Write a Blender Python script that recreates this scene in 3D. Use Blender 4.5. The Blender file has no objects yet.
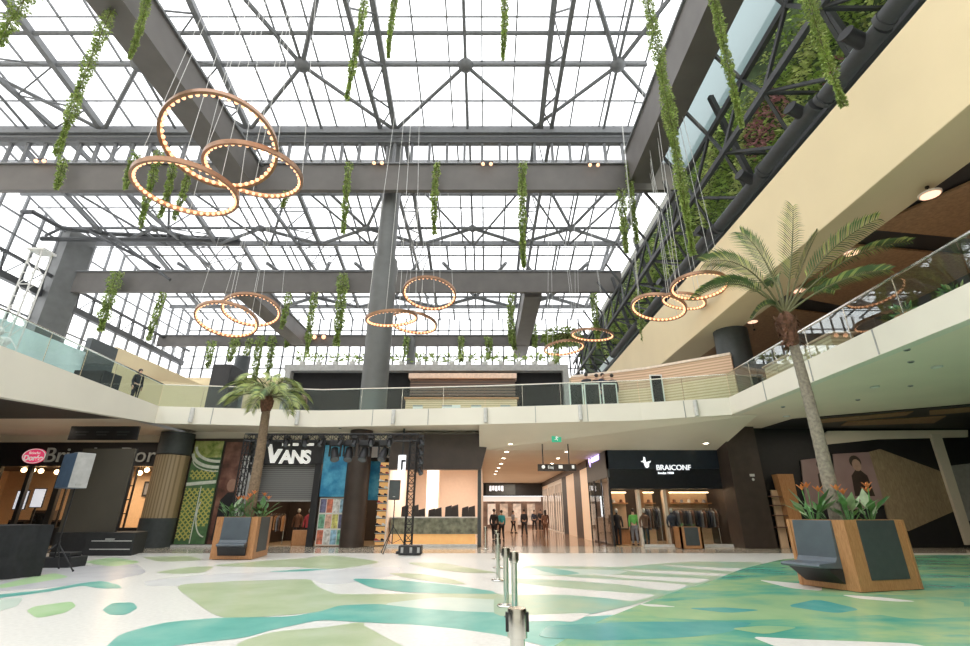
import bpy, bmesh, math, random
from mathutils import Vector as V, Matrix
R = math.radians
rnd = random.Random(7)
C = bpy.context.scene.collection
# ---------------------------------------------------------------- camera
FPX = 478.0; PIT = R(21.6); CH = 1.6
cP, sP = math.cos(PIT), math.sin(PIT)
cam = bpy.data.objects.new('camera', bpy.data.cameras.new('camera')); C.objects.link(cam)
cam.location = (0, 0, CH); cam.rotation_euler = (R(90) + PIT, 0, 0)
cam.data.sensor_width = 36; cam.data.lens = 36 * FPX / 970; cam.data.clip_end = 400
bpy.context.scene.camera = cam
def ray(u, v):
    a = (u - 485) / FPX; b = (323 - v) / FPX
    return a, cP - b * sP, sP + b * cP
def onZ(u, v, z=0.0):
    x, y, w = ray(u, v); t = (z - CH) / w; return V((x * t, y * t, z))
def onY(u, v, Y):
    x, y, w = ray(u, v); t = Y / y; return V((x * t, Y, CH + w * t))
def onX(u, v, X):
    x, y, w = ray(u, v); t = X / x; return V((X, y * t, CH + w * t))
# ---------------------------------------------------------------- materials
def mat(name, col, rough=.6, metal=0.0, var=.12, scale=6.0, emit=0.0, ecol=None, alpha=None, bump=0.0, coat=0.0):
    m = bpy.data.materials.new(name); m.use_nodes = True
    nt = m.node_tree; p = nt.nodes['Principled BSDF']
    p.inputs['Roughness'].default_value = rough; p.inputs['Metallic'].default_value = metal
    if coat: p.inputs['Coat Weight'].default_value = coat
    tc = nt.nodes.new('ShaderNodeTexCoord'); nz = nt.nodes.new('ShaderNodeTexNoise')
    nz.inputs['Scale'].default_value = scale; nz.inputs['Detail'].default_value = 4
    nt.links.new(tc.outputs['Object'], nz.inputs['Vector'])
    rp = nt.nodes.new('ShaderNodeValToRGB')
    c0 = [max(0, c * (1 - var)) for c in col]; c1 = [min(1, c * (1 + var)) for c in col]
    rp.color_ramp.elements[0].color = (*c0, 1); rp.color_ramp.elements[1].color = (*c1, 1)
    rp.color_ramp.elements[0].position = .3; rp.color_ramp.elements[1].position = .7
    nt.links.new(nz.outputs['Fac'], rp.inputs['Fac']); nt.links.new(rp.outputs['Color'], p.inputs['Base Color'])
    if bump:
        b = nt.nodes.new('ShaderNodeBump'); b.inputs['Strength'].default_value = bump
        nt.links.new(nz.outputs['Fac'], b.inputs['Height']); nt.links.new(b.outputs['Normal'], p.inputs['Normal'])
    if emit:
        p.inputs['Emission Color'].default_value = (*(ecol or col), 1); p.inputs['Emission Strength'].default_value = emit
    return m
def wood(name, a, b, rough=.45, sc=(1, 1, 12), dist=2.0, scale=3.0):
    m = bpy.data.materials.new(name); m.use_nodes = True; nt = m.node_tree; p = nt.nodes['Principled BSDF']
    p.inputs['Roughness'].default_value = rough
    tc = nt.nodes.new('ShaderNodeTexCoord'); mp = nt.nodes.new('ShaderNodeMapping'); mp.inputs['Scale'].default_value = sc
    nz = nt.nodes.new('ShaderNodeTexNoise'); nz.inputs['Scale'].default_value = scale; nz.inputs['Detail'].default_value = 5; nz.inputs['Distortion'].default_value = dist
    rp = nt.nodes.new('ShaderNodeValToRGB'); rp.color_ramp.elements[0].color = (*a, 1); rp.color_ramp.elements[1].color = (*b, 1)
    rp.color_ramp.elements[0].position = .35; rp.color_ramp.elements[1].position = .68
    nt.links.new(tc.outputs['Object'], mp.inputs['Vector']); nt.links.new(mp.outputs['Vector'], nz.inputs['Vector'])
    nt.links.new(nz.outputs['Fac'], rp.inputs['Fac']); nt.links.new(rp.outputs['Color'], p.inputs['Base Color'])
    return m
def slats(name, a, b, axis='Z', scale=4.0, rough=.5):
    """bands of two woods along one object axis"""
    m = bpy.data.materials.new(name); m.use_nodes = True; nt = m.node_tree; p = nt.nodes['Principled BSDF']
    p.inputs['Roughness'].default_value = rough
    tc = nt.nodes.new('ShaderNodeTexCoord'); wv = nt.nodes.new('ShaderNodeTexWave')
    wv.bands_direction = axis; wv.inputs['Scale'].default_value = scale; wv.inputs['Distortion'].default_value = .15
    rp = nt.nodes.new('ShaderNodeValToRGB'); rp.color_ramp.elements[0].color = (*a, 1); rp.color_ramp.elements[1].color = (*b, 1)
    rp.color_ramp.elements[0].position = .25; rp.color_ramp.elements[1].position = .45
    nt.links.new(tc.outputs['Object'], wv.inputs['Vector']); nt.links.new(wv.outputs['Fac'], rp.inputs['Fac'])
    nt.links.new(rp.outputs['Color'], p.inputs['Base Color'])
    return m
def blend(name, cols, scale=.5, rough=.25, detail=6, stretch=(1, 1, 1), coat=0):
    m = bpy.data.materials.new(name); m.use_nodes = True; nt = m.node_tree; p = nt.nodes['Principled BSDF']
    p.inputs['Roughness'].default_value = rough; p.inputs['Coat Weight'].default_value = coat
    tc = nt.nodes.new('ShaderNodeTexCoord'); mp = nt.nodes.new('ShaderNodeMapping'); mp.inputs['Scale'].default_value = stretch
    nz = nt.nodes.new('ShaderNodeTexNoise'); nz.inputs['Scale'].default_value = scale; nz.inputs['Detail'].default_value = detail; nz.inputs['Roughness'].default_value = .6
    rp = nt.nodes.new('ShaderNodeValToRGB'); el = rp.color_ramp.elements
    n = len(cols)
    el[0].position = .3; el[0].color = (*cols[0], 1); el[1].position = .7; el[1].color = (*cols[-1], 1)
    for i in range(1, n - 1):
        e = el.new(.3 + .4 * i / (n - 1)); e.color = (*cols[i], 1)
    nt.links.new(tc.outputs['Object'], mp.inputs['Vector']); nt.links.new(mp.outputs['Vector'], nz.inputs['Vector'])
    nt.links.new(nz.outputs['Fac'], rp.inputs['Fac']); nt.links.new(rp.outputs['Color'], p.inputs['Base Color'])
    return m
def glass(name, tint=(1, 1, 1), refl=.08, rough=.0):
    m = bpy.data.materials.new(name); m.use_nodes = True; nt = m.node_tree; nt.nodes.clear()
    out = nt.nodes.new('ShaderNodeOutputMaterial'); mx = nt.nodes.new('ShaderNodeMixShader')
    tr = nt.nodes.new('ShaderNodeBsdfTransparent'); tr.inputs['Color'].default_value = (*tint, 1)
    gl = nt.nodes.new('ShaderNodeBsdfGlossy'); gl.inputs['Roughness'].default_value = rough
    lw = nt.nodes.new('ShaderNodeLayerWeight'); pw = nt.nodes.new('ShaderNodeMath'); pw.operation = 'POWER'; pw.inputs[1].default_value = 4.0
    lw.inputs['Blend'].default_value = .5
    mu = nt.nodes.new('ShaderNodeMath'); mu.operation = 'MULTIPLY_ADD'; mu.inputs[1].default_value = .7; mu.inputs[2].default_value = refl; mu.use_clamp = True
    nt.links.new(lw.outputs['Facing'], pw.inputs[0]); nt.links.new(pw.outputs[0], mu.inputs[0]); nt.links.new(mu.outputs[0], mx.inputs['Fac'])
    nt.links.new(tr.outputs[0], mx.inputs[1]); nt.links.new(gl.outputs[0], mx.inputs[2]); nt.links.new(mx.outputs[0], out.inputs['Surface'])
    return m
def lamp_mat(name, col, s):
    return mat(name, col, emit=s, ecol=col, var=0)
M = {}
M['steel'] = mat('dark_painted_steel', (.045, .047, .05), .55, .0, .12)
M['steel_l'] = mat('grey_painted_steel', (.14, .145, .15), .5, .0, .1)
M['beam'] = mat('beam_panel', (.105, .096, .088), .6, 0, .1, 1.0)
M['col'] = mat('column_steel', (.105, .108, .105), .5, 0, .12, 1.5)
M['bar'] = mat('glazing_bar_paint', (.16, .165, .17), .6)
def opal(name):
    m = bpy.data.materials.new(name); m.use_nodes = True; nt = m.node_tree; nt.nodes.clear()
    out = nt.nodes.new('ShaderNodeOutputMaterial'); mx = nt.nodes.new('ShaderNodeMixShader'); mx.inputs['Fac'].default_value = .35
    tl = nt.nodes.new('ShaderNodeBsdfTranslucent'); tl.inputs['Color'].default_value = (1, 1, 1, 1)
    tr = nt.nodes.new('ShaderNodeBsdfTransparent')
    nt.links.new(tl.outputs[0], mx.inputs[1]); nt.links.new(tr.outputs[0], mx.inputs[2]); nt.links.new(mx.outputs[0], out.inputs['Surface']); return m
M['skyglass'] = opal('roof_opal_glass')
M['railglass'] = glass('rail_glass', (.88, .955, .935), .028)
M['railglass_r'] = glass('rail_glass_reflective', (.86, .93, .91), .13)
M['shopglass'] = glass('shop_glass', (.93, .95, .94), .06)
M['teal'] = mat('pale_teal_glass_panel', (.52, .64, .63), .2, 0, .12, .5)
M['cream'] = mat('cream_paint', (.78, .745, .65), .65, 0, .03, .6)
M['yellow'] = mat('warm_cream_paint', (.73, .60, .375), .6, 0, .03, .5)
M['soffit'] = mat('soffit_paint', (.86, .76, .63), .6, 0, .04, .5)
M['tansoffit'] = mat('tan_soffit_paint', (.62, .52, .33), .6, 0, .04, .5)
M['darksoffit'] = mat('dark_soffit', (.06, .052, .045), .6, 0, .1, .8)
M['ceil'] = mat('ceiling_plaster', (.76, .70, .58), .6, 0, .04, .5)
M['black'] = mat('matt_black', (.016, .016, .018), .5)
M['blackg'] = mat('black_glass', (.014, .016, .02), .18)
M['navy'] = mat('navy_panel', (.012, .02, .035), .35)
M['brownpan'] = mat('dark_brown_panel', (.05, .035, .028), .45, 0, .2, 2)
M['charcoal'] = mat('charcoal_panel', (.055, .065, .068), .5, 0, .1)
M['grey'] = mat('mid_grey', (.35, .35, .34), .5)
M['lgrey'] = mat('light_grey', (.6, .6, .58), .45)
M['white'] = mat('white_paint', (.85, .84, .8), .5, 0, .02)
M['chrome'] = mat('brushed_stainless', (.72, .71, .66), .18, 1.0, .05, 10)
M['orange'] = wood('orange_wood', (.36, .16, .065), (.52, .27, .12), .4, (14, 14, 1.2))
M['osb'] = wood('brown_board', (.26, .15, .08), (.38, .23, .12), .6, (1, 1, 1), .5, 8)
M['wooddk'] = wood('striped_wood_panel', (.26, .20, .13), (.38, .30, .19), .5, (4, 4, 1), 1)
M['woodcol'] = slats('vertical_wood_cladding', (.26, .19, .10), (.42, .32, .19), 'X', 2.2)
M['slatpink'] = slats('light_wood_slats', (.50, .32, .20), (.72, .50, .34), 'Z', 2.2)
M['slatlight'] = slats('pale_wood_slats', (.56, .41, .24), (.80, .62, .40), 'Z', 2.2)
M['slatbrown'] = slats('brown_wood_slats', (.04, .028, .02), (.17, .11, .08), 'Z', 1.6)
M['leafA'] = mat('vine_leaf_green', (.20, .29, .06), .55, 0, .45, 3)
M['leafB'] = mat('vine_leaf_light', (.34, .41, .13), .55, 0, .4, 3)
M['stem'] = mat('vine_stem', (.12, .12, .05), .7)
M['palm'] = mat('palm_leaf', (.065, .12, .035), .5, 0, .4, 2)
M['palml'] = mat('palm_leaf_light', (.27, .32, .09), .5, 0, .35, 2)
M['trunk'] = mat('palm_trunk', (.24, .21, .165), .8, 0, .3, 14, bump=.5)
M['trunkl'] = mat('brown_palm_trunk', (.20, .14, .09), .8, 0, .3, 14, bump=.5)
M['fibre'] = mat('palm_fibre', (.13, .06, .035), .9, 0, .5, 10, bump=.8)
M['leafC'] = mat('planter_leaf', (.10, .24, .075), .4, 0, .45, 4)
M['leafD'] = mat('planter_leaf_pale', (.30, .40, .22), .45, 0, .3, 4)
M['flower'] = mat('orange_flower', (.85, .25, .08), .5, 0, .3, 8)
M['soil'] = mat('soil', (.04, .03, .02), .9)
M['ring'] = mat('copper_ring', (.30, .17, .10), .35, .6, .1)
M['bulb'] = lamp_mat('warm_bulb', (1, .52, .28), 1.75)
M['bulb2'] = lamp_mat('spot_bulb', (1, .48, .28), 1.8)
M['dl'] = lamp_mat('downlight_glow', (1, .86, .66), 14)
M['cable'] = mat('cable', (.5, .5, .48), .5)
M['osbk'] = mat('stage_black', (.022, .023, .025), .6)
M['cloth'] = mat('black_drape', (.016, .017, .02), .85, 0, .35, 5, bump=.3)
M['screen'] = mat('brown_grey_screen', (.085, .075, .058), .7, 0, .06, 1)
M['spkblue'] = mat('blue_grey_side', (.06, .10, .16), .5)
M['spkgrey'] = mat('pale_speaker_front', (.42, .42, .42), .5)
M['shutter'] = slats('shutter_slats', (.10, .10, .10), (.24, .24, .235), 'Z', 3.2, .4)
M['skin'] = mat('skin', (.55, .34, .24), .55)
M['hair'] = mat('dark_hair', (.03, .022, .018), .6)
M['darkcl'] = mat('dark_clothes', (.022, .022, .027), .8)
M['navycl'] = mat('navy_clothes', (.03, .04, .07), .8)
M['teal_cl'] = mat('teal_clothes', (.04, .35, .38), .8)
M['greencl'] = mat('green_clothes', (.14, .46, .10), .8)
M['browncl'] = mat('brown_clothes', (.16, .08, .05), .8)
M['greycl'] = mat('grey_clothes', (.22, .22, .24), .8)
M['redcl'] = mat('red_clothes', (.42, .05, .06), .8)
M['purplecl'] = mat('purple_clothes', (.22, .08, .24), .8)
M['eye'] = mat('eye', (.02, .02, .02), .2)
M['pinkwall'] = mat('warm_pale_wall', (.82, .70, .60), .6, 0, .03)
M['orangewall'] = mat('warm_orange_wall', (.72, .50, .32), .6, 0, .05)
M['warmfloor'] = wood('warm_floor', (.42, .30, .18), (.55, .41, .26), .3, (1, 8, 1))
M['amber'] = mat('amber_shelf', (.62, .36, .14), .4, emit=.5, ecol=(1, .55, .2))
M['stripl'] = lamp_mat('strip_light', (1, .72, .45), 7)
M['stripw'] = lamp_mat('strip_light_pale', (1, .86, .7), 9)
M['signw'] = lamp_mat('sign_white', (.92, .95, 1), .95)
M['signo'] = mat('sign_off_white', (.86, .86, .83), .5, emit=.35, ecol=(.9, .9, .86), var=0)
M['signg'] = mat('sign_grey_letters', (.42, .44, .42), .4, .2, emit=.06)
M['signp'] = lamp_mat('sign_purple', (.55, .45, 1), 2.5)
M['pink'] = mat('pink_sign', (.75, .06, .16), .4, emit=.5, ecol=(.9, .08, .2), var=.05)
M['exitg'] = mat('exit_green', (.04, .40, .22), .4, emit=.35, ecol=(.05, .6, .35), var=0)
M['blue'] = blend('blue_mural', [(.01, .09, .22), (.02, .22, .42), (.10, .42, .62), (.03, .15, .33)], .9, .4)
M['collage'] = blend('poster_collage', [(.55, .12, .08), (.85, .72, .35), (.20, .45, .28), (.75, .66, .55), (.12, .12, .2), (.7, .35, .15)], 2.2, .4, 2)
M['poster'] = blend('sepia_poster', [(.03, .015, .012), (.16, .07, .05), (.32, .17, .12)], 1.1, .4, 3)
M['posterp'] = blend('mauve_poster', [(.24, .15, .16), (.32, .22, .22), (.38, .28, .27)], .5, .4, 2)
# floor
M['floorW'] = mat('white_terrazzo', (.78, .77, .72), .27, 0, .06, 14)
M['floorB'] = mat('beige_stone', (.50, .45, .37), .14, 0, .1, 3)
M['fSage'] = blend('sage_terrazzo', [(.36, .45, .25), (.44, .52, .32), (.52, .57, .42)], 1.1, .3)
M['fTeal'] = blend('teal_terrazzo', [(.08, .37, .31), (.14, .45, .38), (.26, .53, .43)], 1.2, .3)
M['fGreen'] = blend('green_terrazzo', [(.33, .55, .26), (.42, .62, .33), (.50, .66, .42)], 1.2, .3)
M['fGrey'] = blend('lilac_grey_terrazzo', [(.46, .47, .48), (.55, .55, .57), (.62, .64, .62)], 1.2, .3)
M['fPale'] = blend('pale_grey_terrazzo', [(.60, .61, .60), (.68, .68, .67), (.72, .72, .70)], 1.2, .3)
M['fMint'] = blend('mint_terrazzo', [(.50, .62, .54), (.60, .70, .60)], 1.2, .3)
M['fMix'] = blend('green_teal_terrazzo', [(.05, .32, .25), (.10, .40, .30), (.22, .48, .28), (.36, .54, .27), (.12, .42, .31)], .42, .22, 6, (1, 2.2, 1))
M['fLime'] = blend('lime_terrazzo', [(.20, .45, .28), (.32, .52, .27), (.38, .56, .30)], .8, .22)
M['fSageT'] = blend('sage_teal_terrazzo', [(.20, .46, .37), (.36, .49, .34), (.45, .52, .36)], .7, .3)
M['fBlue'] = blend('blue_teal_terrazzo', [(.05, .32, .31), (.09, .38, .35), (.16, .46, .38)], 1.0, .22)
# ---------------------------------------------------------------- mesh builder
class MB:
    def __init__(s): s.v = []; s.f = []; s.mi = []
    def add(s, vs, fs, m=0):
        n = len(s.v); s.v += [V(p) for p in vs]; s.f += [tuple(i + n for i in f) for f in fs]; s.mi += [m] * len(fs); return s
    def box(s, x0, x1, y0, y1, z0, z1, m=0):
        vs = [(x, y, z) for z in (z0, z1) for y in (y0, y1) for x in (x0, x1)]
        return s.add(vs, [(0, 2, 3, 1), (4, 5, 7, 6), (0, 1, 5, 4), (2, 6, 7, 3), (0, 4, 6, 2), (1, 3, 7, 5)], m)
    def bar(s, p, q, w, h=None, m=0, up=(0, 0, 1)):
        p, q = V(p), V(q); h = h or w; d = (q - p).normalized(); up = V(up)
        if abs(d.dot(up)) > .98: up = V((0, 1, 0))
        x = d.cross(up).normalized() * w / 2; y = x.cross(d).normalized() * h / 2
        vs = [p - x - y, p + x - y, p + x + y, p - x + y, q - x - y, q + x - y, q + x + y, q - x + y]
        return s.add(vs, [(3, 2, 1, 0), (4, 5, 6, 7), (0, 1, 5, 4), (1, 2, 6, 5), (2, 3, 7, 6), (3, 0, 4, 7)], m)
    def tube(s, pts, r, n=8, m=0, cap=True, closed=False):
        pts = [V(p) for p in pts]; k = len(pts); rs = r if isinstance(r, (list, tuple)) else [r] * k
        vs = []; fs = []; px = None
        for i, p in enumerate(pts):
            if closed: t = pts[(i + 1) % k] - pts[i - 1]
            else: t = pts[min(i + 1, k - 1)] - pts[max(i - 1, 0)]
            t.normalize()
            if px is None:
                a = V((0, 0, 1)) if abs(t.z) < .9 else V((1, 0, 0)); px = t.cross(a).normalized()
            else:
                px = (px - t * px.dot(t)).normalized()
            py = t.cross(px)
            vs += [p + (px * math.cos(2 * math.pi * j / n) + py * math.sin(2 * math.pi * j / n)) * rs[i] for j in range(n)]
        for i in range(k if closed else k - 1):
            a = i * n; b = ((i + 1) % k) * n
            fs += [(a + j, a + (j + 1) % n, b + (j + 1) % n, b + j) for j in range(n)]
        if cap and not closed: fs += [tuple(range(n - 1, -1, -1)), tuple(range((k - 1) * n, k * n))]
        return s.add(vs, fs, m)
    def lathe(s, prof, c=(0, 0, 0), n=16, m=0):
        c = V(c); vs = []; k = len(prof)
        for r, z in prof: vs += [c + V((r * math.cos(2 * math.pi * j / n), r * math.sin(2 * math.pi * j / n), z)) for j in range(n)]
        fs = [(i * n + j, i * n + (j + 1) % n, (i + 1) * n + (j + 1) % n, (i + 1) * n + j) for i in range(k - 1) for j in range(n)]
        fs += [tuple(range(n - 1, -1, -1)), tuple(range((k - 1) * n, k * n))]
        return s.add(vs, fs, m)
    def prism(s, poly, d, m=0):
        """poly: 3D points of one face, d: thickness vector"""
        n = len(poly); d = V(d); vs = [V(p) for p in poly] + [V(p) + d for p in poly]
        fs = [tuple(range(n)), tuple(range(2 * n - 1, n - 1, -1))] + [(i, i + n, (i + 1) % n + n, (i + 1) % n) for i in range(n)]
        return s.add(vs, fs, m)
    def face(s, pts, m=0): return s.add(pts, [tuple(range(len(pts)))], m)
    def ball(s, c, r, m=0, n=8, k=6, sc=(1, 1, 1)):
        c = V(c); vs = [c + V((0, 0, -r * sc[2]))]
        for i in range(1, k):
            a = -math.pi / 2 + math.pi * i / k
            vs += [c + V((r * sc[0] * math.cos(a) * math.cos(2 * math.pi * j / n), r * sc[1] * math.cos(a) * math.sin(2 * math.pi * j / n), r * sc[2] * math.sin(a))) for j in range(n)]
        vs.append(c + V((0, 0, r * sc[2]))); T = len(vs) - 1
        fs = [(0, 1 + (j + 1) % n, 1 + j) for j in range(n)]
        fs += [(1 + i * n + j, 1 + i * n + (j + 1) % n, 1 + (i + 1) * n + (j + 1) % n, 1 + (i + 1) * n + j) for i in range(k - 2) for j in range(n)]
        fs += [(T, 1 + (k - 2) * n + j, 1 + (k - 2) * n + (j + 1) % n) for j in range(n)]
        return s.add(vs, fs, m)
    def leaf(s, p, d, nrm, L, W, m=0):
        """pointed leaf of two folded quads"""
        d = V(d).normalized(); x = d.cross(V(nrm));
        if x.length < 1e-4: x = d.cross(V((.3, .5, .8)))
        x.normalize(); p = V(p); up = x.cross(d)
        a = p + d * L * .45 + x * W / 2 + up * W * .15; b = p + d * L * .45 - x * W / 2 + up * W * .15
        return s.add([p, a, p + d * L, b], [(0, 1, 2), (0, 2, 3)], m)
    def build(s, name, mats, parent=None, smooth=False, bevel=0.0):
        if not isinstance(mats, (list, tuple)): mats = [mats]
        off = V((0, 0, 0)); q = parent
        while q is not None: off += q.location; q = q.parent
        me = bpy.data.meshes.new(name); me.from_pydata([tuple(p - off) for p in s.v], [], s.f)
        for mm in mats: me.materials.append(mm)
        for p, i in zip(me.polygons, s.mi): p.material_index = i
        me.update()
        if smooth:
            for p in me.polygons: p.use_smooth = True
            me.set_sharp_from_angle(angle=R(40))
        o = bpy.data.objects.new(name, me); C.objects.link(o); o.parent = parent
        if bevel:
            b = o.modifiers.new('bevel', 'BEVEL'); b.width = bevel; b.segments = 2; b.limit_method = 'ANGLE'
        return o
def tag(o, label=None, cat=None, group=None, kind=None):
    if label: o['label'] = label
    if cat: o['category'] = cat
    if group: o['group'] = group
    if kind: o['kind'] = kind
    return o
def thing(name, label, cat, loc=(0, 0, 0), group=None):
    o = bpy.data.objects.new(name, None); C.objects.link(o); o.location = loc; o.empty_display_size = .2
    return tag(o, label, cat, group)
def struct(name, mb, m, **k): return tag(mb.build(name, m, **k), kind='structure')
def copy_tree(o, parent=None, loc=None):
    c = o.copy(); C.objects.link(c); c.parent = parent
    if loc is not None: c.location = loc
    for ch in list(o.children): copy_tree(ch, c)
    return c
def text(name, body, size, loc, m, parent=None, ext=.02, align='LEFT', rot=(90, 0, 0), sx=1.0, sy=1.0, bold=0.0):
    cu = bpy.data.curves.new(name, 'FONT'); cu.body = body; cu.size = size; cu.extrude = ext; cu.align_x = align; cu.offset = bold
    t = bpy.data.objects.new(name, cu); C.objects.link(t)
    me = bpy.data.meshes.new_from_object(t.evaluated_get(bpy.context.evaluated_depsgraph_get()))
    bpy.data.objects.remove(t); me.name = name
    mx = Matrix.Translation(V(loc)) @ Matrix.Rotation(R(rot[2]), 4, 'Z') @ Matrix.Rotation(R(rot[0]), 4, 'X') @ Matrix.Diagonal((sx, sy, 1, 1))
    me.transform(mx)
    off = V((0, 0, 0)); q = parent
    while q is not None: off += q.location; q = q.parent
    me.transform(Matrix.Translation(-off)); me.materials.clear(); me.materials.append(m)
    o = bpy.data.objects.new(name, me); C.objects.link(o); o.parent = parent
    return o
def smoothpoly(pts, it=2):
    for _ in range(it):
        q = []
        for i, p in enumerate(pts):
            n = pts[(i + 1) % len(pts)]; q += [p * .86 + n * .14, p * .14 + n * .86]
        pts = q
    return pts
def area(name, loc, size, energy, col, rot=(0, 0, 0), sy=None):
    l = bpy.data.lights.new(name, 'AREA'); l.energy = energy; l.color = col; l.size = size
    if sy: l.shape = 'RECTANGLE'; l.size_y = sy
    o = bpy.data.objects.new(name, l); C.objects.link(o); o.location = loc; o.rotation_euler = [R(a) for a in rot]; return o
def point(name, loc, energy, col, r=.15):
    l = bpy.data.lights.new(name, 'POINT'); l.energy = energy; l.color = col; l.shadow_soft_size = r
    o = bpy.data.objects.new(name, l); C.objects.link(o); o.location = loc; return o
# ---------------------------------------------------------------- world
w = bpy.data.worlds.new('overcast_sky'); bpy.context.scene.world = w; w.use_nodes = True
bg = w.node_tree.nodes['Background']; bg.inputs[0].default_value = (.97, .985, 1, 1); bg.inputs[1].default_value = 3.0
bpy.context.scene.view_settings.view_transform = 'Standard'
bpy.context.scene.view_settings.look = 'None'
bpy.context.scene.view_settings.exposure = 0.0
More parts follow.
